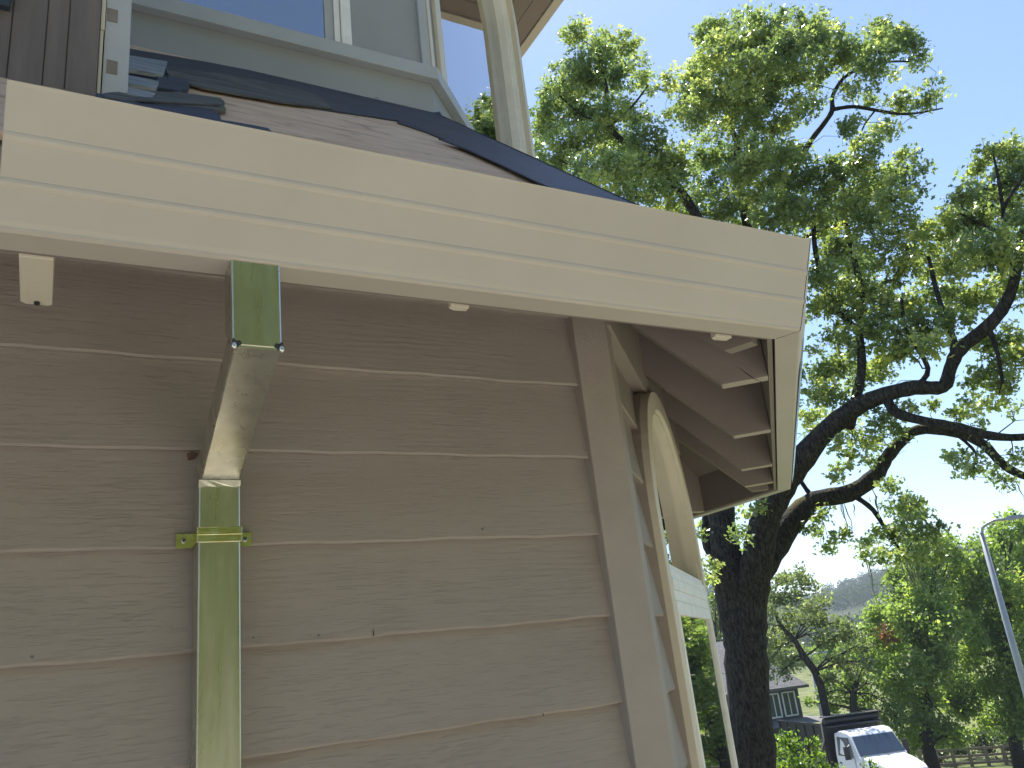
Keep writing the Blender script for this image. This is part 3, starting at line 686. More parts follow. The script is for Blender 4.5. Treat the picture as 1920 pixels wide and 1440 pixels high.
# ------------------------------------------------------------------ foliage
rng = np.random.default_rng(11)
LEAF = np.array([(0, -.5), (.20, -.30), (.14, -.08), (.40, .08), (.16, .20), (0, .52), (-.16, .20), (-.40, .08), (-.14, -.08), (-.20, -.30)])
LEAF4 = np.array([(0, -.5), (.34, 0.05), (0, .5), (-.34, .05)])
def leaf_mesh(name, pts, size, matl, parent=None, shape=LEAF4, upb=.35, tone=None):
    n_ = len(pts); k = len(shape)
    nrm = rng.normal(size=(n_, 3)); nrm[:, 2] = nrm[:, 2]+upb*np.sign(rng.random(n_)-.1)*1.0
    nrm /= np.linalg.norm(nrm, axis=1)[:, None]
    t = rng.normal(size=(n_, 3)); t -= nrm*(t*nrm).sum(1)[:, None]; t /= np.linalg.norm(t, axis=1)[:, None]
    b = np.cross(nrm, t); sz = size*(.65+.7*rng.random(n_))
    V = pts[:, None, :]+(t[:, None, :]*shape[None, :, :1]+b[:, None, :]*shape[None, :, 1:])*sz[:, None, None]
    # fold the blade a little
    V += nrm[:, None, :]*(np.abs(shape[None, :, :1])*.35*sz[:, None, None])
    V = V.reshape(-1, 3).astype(np.float32)
    me = bpy.data.meshes.new(name); me.vertices.add(n_*k); me.vertices.foreach_set('co', V.ravel())
    me.loops.add(n_*k); me.loops.foreach_set('vertex_index', np.arange(n_*k, dtype=np.int32))
    me.polygons.add(n_); me.polygons.foreach_set('loop_start', np.arange(0, n_*k, k, dtype=np.int32)); me.polygons.foreach_set('loop_total', np.full(n_, k, dtype=np.int32))
    me.update(); me.validate()
    a = me.attributes.new('tone', 'FLOAT', 'POINT'); tn = rng.random(n_) if tone is None else np.clip(tone+rng.normal(size=n_)*.18, 0, 1)
    a.data.foreach_set('value', np.repeat(tn, k).astype(np.float32))
    me.materials.append(matl); o = bpy.data.objects.new(name, me); COL.objects.link(o)
    if parent: o.parent = parent
    return o
def clump(c, r, n_, sub=6, flat=.8):
    """leaf positions in n sub-clumps spread through a ball"""
    d = rng.normal(size=(sub, 3)); d /= np.linalg.norm(d, axis=1)[:, None]; d *= r*(.35+.6*rng.random(sub))[:, None]; d[:, 2] *= flat
    idx = rng.integers(0, sub, n_); return np.array(c)+d[idx]+rng.normal(size=(n_, 3))*r*.28, np.array(c)+d

# big oak ---------------------------------------------------------
OD = 17.0; PX = OD/FPX*1.06
b0 = at(1412, 1440, OD); OB = empty('oak_tree', (b0.x, b0.y, terrain(b0.x, b0.y)-.2)); OO = OB.location.copy()
tag(OB, 'big spreading oak with forked dark trunk and mossy limbs beside the turret', 'tree')
def limb(pts, mb, n=10):
    # pts: (px, py, r_px, depth offset); smooth with Catmull-Rom
    P = [Vector(at(x, y, OD+d))-OO for x, y, r, d in pts]; Rr = [r*PX*(.92 if r > 22 else .80) for _, _, r, _ in pts]
    Q = []; q = []
    for i in range(len(P)-1):
        p0, p1, p2, p3 = P[max(i-1, 0)], P[i], P[i+1], P[min(i+2, len(P)-1)]
        for k in range(4):
            t = k/4; Q.append(.5*((2*p1)+(p2-p0)*t+(2*p0-5*p1+4*p2-p3)*t*t+(3*p1-p0-3*p2+p3)*t**3)); q.append((Rr[i]+(Rr[i+1]-Rr[i])*t)*(1+.06*math.sin(i*5+k*2.3)))
    Q.append(P[-1]); q.append(Rr[-1]); mb.tube(Q, q, n); return Q, q
sk_pts = []
LIMBS = [
 [(1424,1640,48,0),(1412,1440,40,0),(1403,1300,37,0),(1397,1200,38,0),(1393,1150,36,0),(1390,1110,22,0)],
 [(1400,1260,30,0),(1388,1185,33,0),(1375,1120,33,0),(1366,1065,29,0),(1357,1010,26,.1),(1350,930,24,.2),(1347,800,21,.4),(1352,680,19,.5),(1350,560,17,.4),(1328,450,14,.2),(1262,340,10,0),(1195,285,8,-.1),(1143,237,7,-.2),(1137,165,5,-.1),(1122,100,3,0)],
 [(1350,700,14,.5),(1385,560,13,.8),(1405,470,12,1),(1392,370,10,1.1),(1383,270,9,1),(1425,190,6,1),(1470,110,4,1)],
 [(1383,270,7,1),(1355,190,5,.8),(1350,110,3,.7)],
 [(1402,1260,30,0),(1400,1190,35,0),(1404,1125,34,0),(1418,1060,29,-.2),(1432,985,25,-.4),(1458,925,25,-.5),(1495,872,23,-.6),(1545,812,21,-.7),(1603,765,18,-.8),(1660,740,15,-.9),(1715,727,14,-1),(1768,725,13,-1),(1782,690,12,-1),(1800,655,13,-1),(1852,612,12,-1.1),(1885,570,11,-1.1),(1905,515,9,-1.1),(1915,450,8,-1),(1938,380,6,-1),(1985,300,4,-1),(2010,230,2,-1)],
 [(1790,660,9,-1),(1785,630,7,-.9),(1760,560,5,-.6),(1740,480,4,-.4)],
 [(1663,748,10,-.9),(1682,775,10,-1),(1735,790,9,-1.1),(1800,802,9,-1.2),(1862,818,8,-1.3),(1930,818,6,-1.3),(2010,790,4,-1.3),(2080,740,2,-1.2)],
 [(1400,1110,28,0),(1445,1035,26,.3),(1487,975,23,.5),(1528,938,20,.7),(1592,925,18,.8),(1640,893,17,.9),(1663,858,14,1),(1690,828,12,1),(1722,806,11,1),(1790,811,10,1),(1842,832,10,1),(1882,872,9,1.1),(1930,895,8,1.1),(2000,900,5,1.1),(2070,860,2.5,1.1)],
 [(1603,930,6,.8),(1637,956,5.5,.8),(1664,998,4,.8),(1684,1025,3,.8),(1705,1050,2,.8)],
 [(1450,620,11,1),(1430,500,10,1),(1470,370,8,.8),(1512,278,7,.6),(1545,232,6,.5),(1560,208,6,.5),(1562,178,5,.5),(1590,140,4,.5),(1650,118,3,.5),(1705,115,2,.5)],
 [(1350,720,13,.5),(1410,660,12,.8),(1450,600,11,1)],
 [(1563,205,5,.5),(1600,200,4.5,.4),(1645,207,4,.4),(1700,214,3,.3),(1768,203,1.5,.3)],
 [(1640,208,2.2,.4),(1622,232,2,.4),(1612,255,1.5,.4)],
 [(1590,800,13,-.7),(1615,700,9,-.4),(1612,620,8,-.2),(1618,560,7,0),(1600,480,6,.2),(1585,400,5,.3),(1610,320,3.5,.3)],
 [(1612,620,6,-.2),(1560,570,6,-.1),(1530,480,6,.1),(1525,400,5,.3)],
 [(1905,515,6,-1.1),(1885,440,4.5,-1),(1880,390,4,-1),(1870,325,3,-1),(1862,290,1.5,-1)],
 [(1880,392,4,-1),(1905,350,3,-1),(1920,330,2,-1)],
 [(1410,470,6,1),(1350,430,5,1.2),(1290,415,4,1.3),(1220,330,3,1.2)],
 [(1195,285,5,-.1),(1170,330,4,0),(1100,315,3,.1),(1040,300,2,.2)],
 [(1143,237,4,-.2),(1090,215,3,-.3),(1050,180,2,-.3)],
 [(1143,237,3.5,-.2),(1185,200,3,-.1),(1215,160,2,0)],
 [(1352,1060,9,0),(1330,1035,9,.1),(1322,1000,10,.2),(1325,960,8,.3)],
 [(1372,1090,4,0),(1352,1085,3,0),(1330,1075,2,0)],
 [(1526,936,6,.7),(1510,915,5,.7),(1496,893,4,.7)],
 [(1790,811,4,1),(1830,850,3,1),(1820,880,2,1)],
 [(1470,370,6,.8),(1440,300,4,.9),(1455,230,3,.9),(1500,170,2,.9)],
 [(1715,727,6,-1),(1740,690,5,-.9),(1700,620,4,-.6),(1690,560,3,-.4)],
 [(1852,612,6,-1.1),(1870,660,4,-1.1),(1880,720,3,-1.1)],
 [(1885,440,5,-1),(1850,425,3,-.8),(1800,400,2,-.6)],
 [(1430,500,6,1),(1500,450,5,1),(1560,425,4,1),(1640,400,3,1),(1700,330,2,1)],
]
mb = MB()
for L_ in LIMBS:
    Q, q = limb(L_, mb, 12 if L_[0][2] > 12 else 7)
    sk_pts += [(p, rr) for p, rr in zip(Q, q)]
mb.build('trunk', M['bark'], OB, smooth=True)
SKP = np.array([tuple(p) for p, _ in sk_pts]); SKR = np.array([r_ for _, r_ in sk_pts])
BL = """1080,60,26 1120,75,32 1170,85,32 1125,115,38 1085,110,24 1060,148,34 1035,180,32 1100,160,40 1150,150,36 1198,140,28 1215,160,22 1018,208,22 1050,215,40 1095,210,38 1140,215,36 1190,212,28 1018,248,28 1060,265,40 1110,270,40 1160,275,36 1210,258,30 1010,292,22 1050,305,32 1092,325,34 1140,322,36 1190,322,38 1240,300,36 1232,345,36 1182,362,28 1272,330,34 1290,392,38 1248,382,26
1255,155,22 1288,160,24 1285,195,24 1255,215,14 1330,65,28 1370,55,28 1412,50,30 1450,60,36 1490,50,32 1530,50,28 1558,60,22 1340,100,32 1390,95,36 1440,100,40 1490,95,36 1540,88,32 1582,90,28 1620,78,28 1660,68,26 1645,45,16 1690,75,26 1708,92,18 1600,115,26 1650,108,26 1310,130,28 1350,140,36 1400,140,38 1450,150,34 1500,130,30 1545,120,24 1330,180,36 1380,185,40 1430,195,34 1300,215,28 1340,230,36 1400,235,34 1450,240,30 1500,192,20 1530,150,20 1590,160,16 1625,140,16 1725,108,14 1714,122,12 1680,140,14 1650,160,14 1635,182,13 1692,192,20 1735,190,16 1750,158,12 1756,180,10 1600,238,17 1606,265,14 1648,245,18 1672,240,12 1540,190,13 1515,205,18 1600,175,12
1310,290,36 1350,300,38 1400,300,38 1450,300,32 1488,285,28 1330,350,40 1380,360,40 1430,360,40 1480,350,38 1530,335,38 1580,335,38 1610,302,30 1640,345,30 1690,300,20 1702,322,24 1715,350,18 1670,372,30 1620,372,34 1570,382,38 1510,400,38 1460,400,36 1400,400,36 1350,400,30 1540,430,32 1590,430,34 1640,422,34 1690,412,28 1560,480,34 1602,500,34 1640,470,34 1690,460,34 1740,450,30 1540,520,30 1570,560,30 1538,580,22 1600,545,30 1640,545,26 1690,510,30 1740,500,30 1790,490,30 1800,440,28 1840,462,30 1880,480,30 1912,500,26 1660,580,30 1700,570,26 1740,560,30 1790,560,30 1840,560,28 1880,540,24 1590,602,26 1640,622,30 1690,620,28 1740,612,28 1790,600,20 1550,642,22 1590,652,26 1660,660,26 1700,662,24 1740,652,20 1540,700,22 1570,690,26 1610,702,24 1650,700,20 1535,740,22 1560,742,20 1600,728,18 1522,780,20 1532,808,18 1512,842,12 1500,700,10 1500,600,12
1870,300,30 1902,290,26 1832,322,20 1890,342,34 1842,352,26 1800,372,20 1850,392,26 1900,392,22 1790,412,22 1830,422,26 1880,430,26 1912,442,18 1850,640,20 1890,640,26 1912,680,26 1860,690,20 1830,712,15 1882,722,20 1820,752,11 1852,762,14 1790,775,14 1840,782,12 1902,772,12
1650,790,20 1690,802,15 1620,820,24 1600,850,20 1640,848,15 1580,880,11 1556,900,11 1700,762,12 1750,760,9 1600,800,16 1572,832,9 1800,850,15 1832,870,14 1862,884,11 1790,864,12 1812,882,8 1892,902,11 1905,860,10
1540,970,15 1540,1000,14 1512,990,10 1568,1010,9 1550,1030,9 1590,1000,6 1665,910,15 1682,940,19 1702,960,22 1722,990,26 1690,1000,20 1742,1022,22 1700,1040,15 1640,1000,14 1632,1020,13 1660,1030,15 1660,1050,9 1730,1050,14 1620,1040,9 1702,1055,11 1412,1000,12 1382,1000,12 1400,962,12 1425,948,8 1340,1060,7 1328,1085,6 1310,1000,11 1306,1050,7 1345,1120,5 1400,1040,8
1950,320,34 1990,280,36 2030,320,30 1960,390,36 2010,400,34 2060,380,28 1965,460,34 2020,480,32 2070,450,26 1960,540,30 2010,560,30 1960,650,30 2010,640,28 2060,600,26 1960,760,24 2010,770,28 2060,740,26 2090,700,22 1980,850,22 2030,860,26 2075,840,24 2000,920,22 2050,920,20
1360,470,34 1410,490,36 1460,480,34 1320,480,30 1280,450,28 1380,560,32 1430,570,32 1320,560,28 1470,560,28 1400,650,28 1450,660,26 1290,540,24 1240,430,24"""
blobs = []
for tk in BL.split():
    x, y, r_ = map(float, tk.split(',')); blobs.append((x, y, r_))
pts = []; tones = []; twig = MB()
bc = [(x, y, r_, at(x, y, OD+rng.normal()*.9)-OO) for x, y, r_ in blobs]
bc.sort(key=lambda q: float((np.linalg.norm(SKP-np.array(tuple(q[3])), axis=1)).min()))
for (x, y, r_, c) in bc:
    rr = r_*PX*.92
    nt_ = max(3, int(.031*r_*r_*rng.uniform(.50, 1.2))); a1 = rng.normal(size=(nt_, 3)); a1 /= np.linalg.norm(a1, axis=1)[:, None]
    a1 *= (rr*1.22*rng.random(nt_)**.42)[:, None]; a1[:, 1] *= 1.25; a1[:, 2] *= .88
    subs = np.array(tuple(c))+a1; m_l = rng.integers(16, 38, nt_); idx = np.repeat(np.arange(nt_), m_l)
    p = subs[idx]+rng.normal(size=(len(idx), 3))*np.array([.080, .080, .062])*rng.uniform(.7, 1.4, nt_)[idx][:, None]; pts.append(p)
    tn = rng.uniform(.2, .75); tones.append((tn+rng.normal(size=nt_)*.24)[idx])
    # twig to nearest limb point
    dist = np.linalg.norm(SKP-np.array(tuple(c)), axis=1)+SKR*2; j = int(np.argmin(dist)); a_ = Vector(SKP[j]); L_ = (c-a_).length
    mid = a_.lerp(c, .5)+Vector(rng.normal(size=3)*L_*.13); rw = min(float(SKR[j])*.6, .010+.012*min(L_, 1.6))
    rw = max(rw*.8, .007)
    if L_ > .05: twig.tube([a_, a_.lerp(mid, .5)+Vector(rng.normal(size=3)*L_*.05), mid, mid.lerp(c, .5)+Vector(rng.normal(size=3)*L_*.06), c], [rw, rw*.85, rw*.7, rw*.5, rw*.4], 5, False)
    SKP = np.vstack([SKP, [tuple(mid), tuple(c)]]); SKR = np.append(SKR, [rw*1.2, rw*.9])
    for s_ in subs:
        s_ = Vector(s_); b1 = mid.lerp(c, rng.uniform(.5, 1)); m2 = b1.lerp(s_, .5)+Vector(rng.normal(size=3)*rr*.14)
        twig.tube([b1, m2, s_], [rw*.38, rw*.26, .003], 3, False)
# bare twigs sticking out
for _ in range(60):
    j = rng.integers(0, len(SKP)); a_ = Vector(SKP[j]); d = Vector(rng.normal(size=3)); d.z = abs(d.z)*.3-.2; d.normalize(); L_ = rng.uniform(.3, .9)
    twig.tube([a_, a_+d*L_*.5+Vector(rng.normal(size=3)*.06), a_+d*L_+Vector(rng.normal(size=3)*.1)], [.009, .006, .002], 4, False)
twig.build('twigs', M['bark'], OB)
pts = np.vstack(pts); tones = np.concatenate(tones)
leaf_mesh('crown', pts, .098, M['oakleaf'], OB, LEAF, .3, tones)
# hanging lichen strands
M['lichen'] = varied('lichen', (.16, .17, .12), (.24, .25, .18), 20, .9)
for (x, y, L_) in ((1705,1045,60),(1712,1050,75),(1700,1040,50),(1718,1048,65),(1708,1060,55),(1576,940,35),(1580,942,60),(1583,945,48),(1640,925,35),(1645,930,28),(1600,945,22),(1868,880,26),(1880,890,30),(1690,1055,60),(1622,1045,40),(1628,1050,75),(1632,905,30),(1560,935,25),(1905,905,30),(1640,935,45)):
    p = at(x, y, OD+.8)-OO; q_ = [p]
    for k in range(5): p = p+Vector((rng.normal()*.015, rng.normal()*.015, -L_*PX/5)); q_.append(p)
    MB().tube(q_, [.006, .012, .010, .008, .005, .002], 4, False).build('lichen_strand', M['lichen'], OB)

# generic background tree from screen-measured blobs at a distance
def tree(name, label, cat, D, trunk_px, blobs_, leaf, size, dens, bark_='bark2', group=None, spread=1.0, subn=7, shape=LEAF4, hgt=None):
    k = D/FPX*1.07; b_ = at(trunk_px[0][0], trunk_px[0][1], D); gz = terrain(b_.x, b_.y)
    T = empty(name, (b_.x, b_.y, gz-.1)); tag(T, label, cat, group); O_ = T.location.copy()
    P = [Vector((b_.x, b_.y, gz-.1))-O_]+[at(x, y, D)-O_ for x, y, _ in trunk_px[0:]]
    P = [P[0]]+[p for p in P[1:] if p.z > .3]
    rr = [trunk_px[0][2]*k*1.3]+[r_*k for _, _, r_ in trunk_px][-(len(P)-1):]
    mb = MB()
    if len(P) > 1: mb.tube(P, rr, 9)
    pts = []; tn = []
    for (x, y, r_) in blobs_:
        d = rng.normal()*r_*k*spread; c = at(x, y, D+d)-O_; R_ = r_*k
        p, subs = clump(tuple(c), R_, int(dens*R_*R_), sub=subn); pts.append(p); tn.append(np.full(len(p), rng.uniform(.25, .8)))
        j = min(range(len(P)), key=lambda i: (P[i]-c).length); a_ = P[j]; m_ = a_.lerp(c, .5)+Vector((0, 0, R_*.3))
        mb.tube([a_, m_, c], [rr[j]*.3, rr[j]*.2, .015], 5, False)
        for s_ in subs[:3]: mb.tube([m_, Vector(s_)], [rr[j]*.2, .01], 4, False)
    mb.build('trunk', M[bark_], T, smooth=True)
    pp_ = np.vstack(pts); zmin = gz-O_.z+.05; pp_ = pp_[pp_[:, 2] > zmin]
    t_ = np.concatenate(tn)[:len(pp_)]
    leaf_mesh('crown', pp_, size, M[leaf], T, shape, .3, t_)
    return T
def B(s): return [tuple(map(float, t.split(','))) for t in s.split()]
tree('oak_tree', 'smaller crooked oak seen between the big trunk and the lime green trees', 'tree', 44,
     [(1548,1330,6),(1540,1290,6),(1528,1258,6),(1508,1232,5.5),(1490,1200,4),(1462,1172,3),(1450,1140,2)],
     B('1460,1085,20 1495,1085,22 1520,1100,20 1450,1115,22 1485,1120,26 1525,1130,22 1440,1150,22 1475,1160,24 1515,1165,24 1550,1160,20 1575,1165,18 1600,1180,18 1440,1195,22 1475,1200,20 1540,1195,22 1580,1200,22 1445,1235,20 1480,1240,16 1570,1230,20 1610,1215,18 1430,1110,14 1590,1255,20 1560,1270,16 1460,1265,16 1545,1130,14 1620,1240,18 1425,1180,14'),
     'greyleaf', .17, 640, 'bark')
tree('leafy_tree', 'tall lime green tree at the right edge behind the street lamp', 'tree', 52,
     [(1905,1400,9),(1895,1250,8),(1885,1120,5)],
     B('1905,985,26 1870,1010,28 1840,1040,26 1900,1040,34 1860,1080,34 1915,1100,36 1830,1100,30 1880,1130,34 1840,1160,32 1915,1170,34 1870,1200,34 1830,1230,30 1910,1240,34 1870,1270,32 1840,1300,28 1905,1310,32 1865,1340,26 1915,1360,26 1945,1080,50 1950,1200,50 1950,1320,50 1890,975,16 1815,1060,20'),
     'limeleaf', .21, 800)
tree('leafy_tree', 'broad lime green tree with a rusty dead patch in front of the hill', 'tree', 50,
     [(1740,1400,9),(1738,1300,8),(1735,1180,5)],
     B('1700,1035,20 1730,1020,22 1765,1025,24 1795,1045,22 1690,1070,24 1725,1065,28 1765,1070,30 1805,1085,26 1680,1110,24 1715,1115,28 1755,1120,32 1800,1130,30 1650,1150,26 1690,1160,30 1735,1165,32 1780,1175,32 1815,1180,26 1640,1190,26 1680,1205,30 1725,1210,32 1770,1225,32 1810,1230,28 1660,1240,28 1705,1250,30 1750,1265,30 1800,1280,30 1685,1290,28 1730,1300,28 1780,1320,28 1710,1335,26 1755,1350,24 1810,1340,26 1640,1150,18 1765,1380,18 1800,1375,20 1720,1375,18'),
     'limeleaf', .20, 880)
tree('leafy_tree', 'low bright green tree directly behind the dump truck box', 'tree', 48,
     [(1600,1330,6),(1600,1300,5)],
     B('1620,1225,20 1590,1250,22 1640,1250,24 1560,1275,22 1605,1280,24 1650,1285,26 1540,1300,18 1580,1310,20 1625,1315,22 1665,1320,24 1520,1318,12 1690,1350,22 1560,1325,14 1650,1345,22 1700,1380,18 1715,1400,14 1545,1270,12 1640,1205,14'),
     'limeleaf', .17, 800)
# rusty dead branch, part of the broad tree is its own small crown
tr_ = [o for o in COL.objects if o.name.startswith('leafy_tree')][1]
c_ = at(1668, 1195, 48.5)-tr_.location; p_, _ = clump(tuple(c_), .75, 220, 5); leaf_mesh('dead_branch_leaves', p_, .2, M['rustleaf'], tr_)
# bushes in front of the truck
tree('bush', 'feathery bright green bush at the foot of the big oak', 'bush', 21,
     [(1500,1470,4),(1495,1430,3)],
     B('1470,1385,13 1455,1410,16 1490,1400,15 1520,1395,12 1500,1425,18 1465,1440,20 1530,1420,13 1545,1440,15 1510,1455,24 1570,1455,18 1450,1465,20 1600,1470,20 1480,1375,8 1530,1385,8'),
     'bushleaf', .08, 2600, subn=9)
tree('bush', 'small low bush poking up in front of the white truck bonnet', 'bush', 23,
     [(1640,1490,3),(1638,1460,2)], B('1630,1432,9 1645,1440,10 1615,1445,10 1665,1450,12 1600,1455,12'), 'bushleaf', .075, 1500, subn=8)
tree('bush', 'dark rounded shrub under the trees behind the left end of the rail fence', 'bush', 60,
     [(1760,1410,2),(1760,1395,2)], B('1700,1395,16 1720,1385,16 1740,1392,18 1765,1388,18 1790,1390,18 1810,1384,18 1690,1410,14 1725,1405,14 1770,1405,14 1800,1403,14'), 'shrubleaf', .18, 900, subn=9)
tree('bush', 'dark wide shrub under the trees behind the right end of the rail fence', 'bush', 60,
     [(1880,1400,2),(1880,1385,2)], B('1835,1386,18 1860,1380,18 1885,1382,18 1910,1375,18 1935,1372,20 1850,1400,14 1895,1395,14 1930,1392,14 1960,1380,20'), 'shrubleaf', .18, 900, subn=9)
# far mid-ground trees
far = [('dark green tree in the gap left of the big oak trunk', 70, [(1345,1230,6)], '1340,1130,20 1360,1150,20 1345,1175,22 1375,1190,22 1350,1210,20 1330,1150,16 1370,1225,18', 'greyleaf'),
       ('pale tree behind the dark house roof', 75, [(1450,1240,5)], '1440,1205,22 1480,1215,22 1420,1230,22 1460,1240,22 1500,1235,22 1400,1215,22', 'greyleaf'),
       ('hazy green tree behind the far lamp', 90, [(1590,1260,5)], '1560,1215,24 1600,1200,22 1640,1195,22 1580,1240,22 1620,1230,22 1540,1235,22 1660,1210,20', 'limeleaf')]
for lb, D_, tp, bs, lf in far: tree('leafy_tree', lb, 'tree', D_, tp, B(bs), lf, .28, 300)
# trees standing behind the camera, mirrored in the downspout and panes
def tree_world(label, x, y, h, r, leaf):
    gz = terrain(x, y); T = empty('garden_tree', (x, y, gz)); tag(T, label, 'tree', 'tall garden trees facing the house')
    mb = MB().tube([(0, 0, -.2), (.2, .1, h*.35), (.1, 0, h*.6), (0, .1, h*.85)], [.28, .22, .15, .05], 9); pts = []
    for k in range(34):
        a, u = rng.uniform(0, 6.28), rng.uniform(.12, 1); q_ = r*math.sqrt(max(0, 1-(2*u-1)**2))*rng.uniform(.4, 1)
        c = (q_*math.cos(a), q_*math.sin(a), h*(.12+.8*u)); p, _ = clump(c, r*.38, 900); pts.append(p); mb.tube([(0, 0, h*min(.8, u)*.8), c], [.06, .02], 5, False)
    mb.build('trunk', M['bark2'], T); p = np.vstack(pts); leaf_mesh('crown', p[p[:, 2] > .1], .36, M[leaf], T)
for i, (x, y, h, r_) in enumerate(((-9, -17, 15, 4.4), (-2.5, -15.5, 16, 4.8), (3.5, -16.0, 16.6, 5.0), (10.5, -15, 15.5, 4.6))):
    tree_world(('bright green garden tree behind the camera, mirrored in the downspout', 'leafy garden tree facing the siding wall', 'tallest garden tree facing the downspout', 'round garden tree facing the turret corner')[i], x, y, h, r_, 'gardenleaf')
# wooded hillside
pts = []; tn = []
for _ in range(4200):
    az = rng.uniform(33, 66); D_ = rng.uniform(260, 900)
    if rng.random() < .12 and D_ > 600: continue
    x, y = pol(az, D_)
    if math.sin(x*.02+1)+math.sin(y*.017+x*.006) > 1.15: continue
    r_ = rng.uniform(2.2, 5.2); z = terrain(x, y); p, _s = clump((x, y, z+r_*.7), r_, 60, 5); pts.append(p); tn.append(np.full(60, rng.uniform(.0, .45)))
o = leaf_mesh('hillside_woods', np.vstack(pts), 1.5, M['woods'], None, LEAF4, .5, np.concatenate(tn)); tag(o, 'far wooded slope of the hill beyond the street', 'woods', kind='stuff')

# ------------------------------------------------------------------ street lamps
M['lampmetal'] = varied('galvanised lamp metal', (.34, .35, .38), (.42, .43, .46), 3, .5, 0, 60, .3)
def lamp(label, base_px, top_px, head_px, D, rpx):
    k = D/FPX*1.07*.55; t_ = at(*top_px, D); gz = terrain(t_.x, t_.y); T = empty('street_lamp', (t_.x, t_.y, gz)); tag(T, label, 'street lamp', 'street lamps'); O_ = T.location.copy()
    top = t_-O_; hd = at(*head_px, D)-O_
    MB().tube([(0, 0, 0), top*.5, top], [rpx*k*1.5, rpx*k*1.15, rpx*k*.8], 14).build('pole', M['lampmetal'], T, smooth=True)
    MB().tube([(0, 0, -.1), (0, 0, .25)], [rpx*k*2.2, rpx*k*2.2], 14).build('base', M['lampmetal'], T)
    c = Vector((top.x, top.y, hd.z)); q_ = [top-Vector((0, 0, .15)), top.lerp(c, .45)+(hd-c)*.10, top.lerp(c, .8)+(hd-c)*.32, c+(hd-c)*.62+Vector((0, 0, .02)), hd]
    MB().tube(q_, rpx*k*.5, 9).build('arm', M['lampmetal'], T, smooth=True)
    d = (hd-c).normalized(); L_ = .55; s = Vector((-d.y, d.x, 0))
    mb = MB(); pr = [(0, .06, .05), (.15, .12, .08), (.4, .13, .07), (.62, .07, .03)]
    for (a, wd, ht) in pr:
        for (sy, sz) in ((-1, -.5), (1, -.5), (.7, 1), (-.7, 1)): mb.v.append(tuple(hd+d*a+s*sy*wd+Vector((0, 0, sz*ht))))
    for i in range(3):
        for j in range(4): mb.f.append((4*i+j, 4*i+(j+1) % 4, 4*i+4+(j+1) % 4, 4*i+4+j))
    mb.f += [(3, 2, 1, 0), (12, 13, 14, 15)]
    mb.build('lamp_head', M['lampmetal'], T)
    MB().tube([hd+d*.3+Vector((0, 0, .07)), hd+d*.3+Vector((0, 0, .15))], .035, 8).build('photocell', M['dark'], T)
    return T
lamp('grey street lamp rising in front of the lime green trees at the right edge', None, (1839, 998), (1884, 974), 30, 8)
lamp('smaller distant street lamp beside the crooked oak and the dark house', None, (1519, 1238), (1536, 1224), 62, 4)

# ------------------------------------------------------------------ dark house down the street
HD = 52
M['slate'] = varied('grey composition shingles', (.10, .10, .105), (.22, .215, .22), 9, .9, .03, 10)
M['bluegrey'] = varied('blue grey siding', (.07, .085, .12), (.09, .11, .15), 4, .7)
hc = at(1422, 1300, HD); gz = terrain(hc.x, hc.y)
zz = lambda y, x=1432, D=52: at(x, y, D).z
FH = empty('dark_house', (hc.x, hc.y, gz)); FH.rotation_euler = (0, 0, R(-14)); tag(FH, 'blue grey house with a shingled hip roof and white framed windows behind the big oak', 'house')
ze = zz(1291)-gz; zr = zz(1250)-gz; zl0 = zz(1355)-gz
HW = 1.15
MB().box(-3.6, HW, -2.2, 4.0, 0, ze).build('wall', M['bluegrey'], FH)
MB().box(-7.5, -4.2, 0, 6, 0, ze+.4).build('wall', M['bluegrey'], FH)
mb = MB(); e = .45
def hip(mb, x0, x1, y0, y1, z0, z1, ins):
    mb.add([(x0, y0, z0), (x1, y0, z0), (x1, y1, z0), (x0, y1, z0), (x0+ins, (y0+y1)/2, z1), (x1-ins, (y0+y1)/2, z1)], [(0, 1, 5, 4), (1, 2, 5), (2, 3, 4, 5), (3, 0, 4), (0, 3, 2, 1)])
    mb.add([(x0, y0, z0-.14), (x1, y0, z0-.14), (x1, y1, z0-.14), (x0, y1, z0-.14), (x0, y0, z0-.002), (x1, y0, z0-.002), (x1, y1, z0-.002), (x0, y1, z0-.002)], [(0, 3, 2, 1), (4, 5, 6, 7), (0, 1, 5, 4), (1, 2, 6, 5), (2, 3, 7, 6), (3, 0, 4, 7)])
hip(mb, -3.6-e, HW+e, -2.2-e, 4+e, ze+.06, zr+1.6, 2.3); mb.build('roof', M['slate'], FH)
mb = MB(); hip(mb, -8.2, -3.9, -.5, 6.5, ze+.5, zr+1.0, 2.0); mb.build('roof', M['slate'], FH)
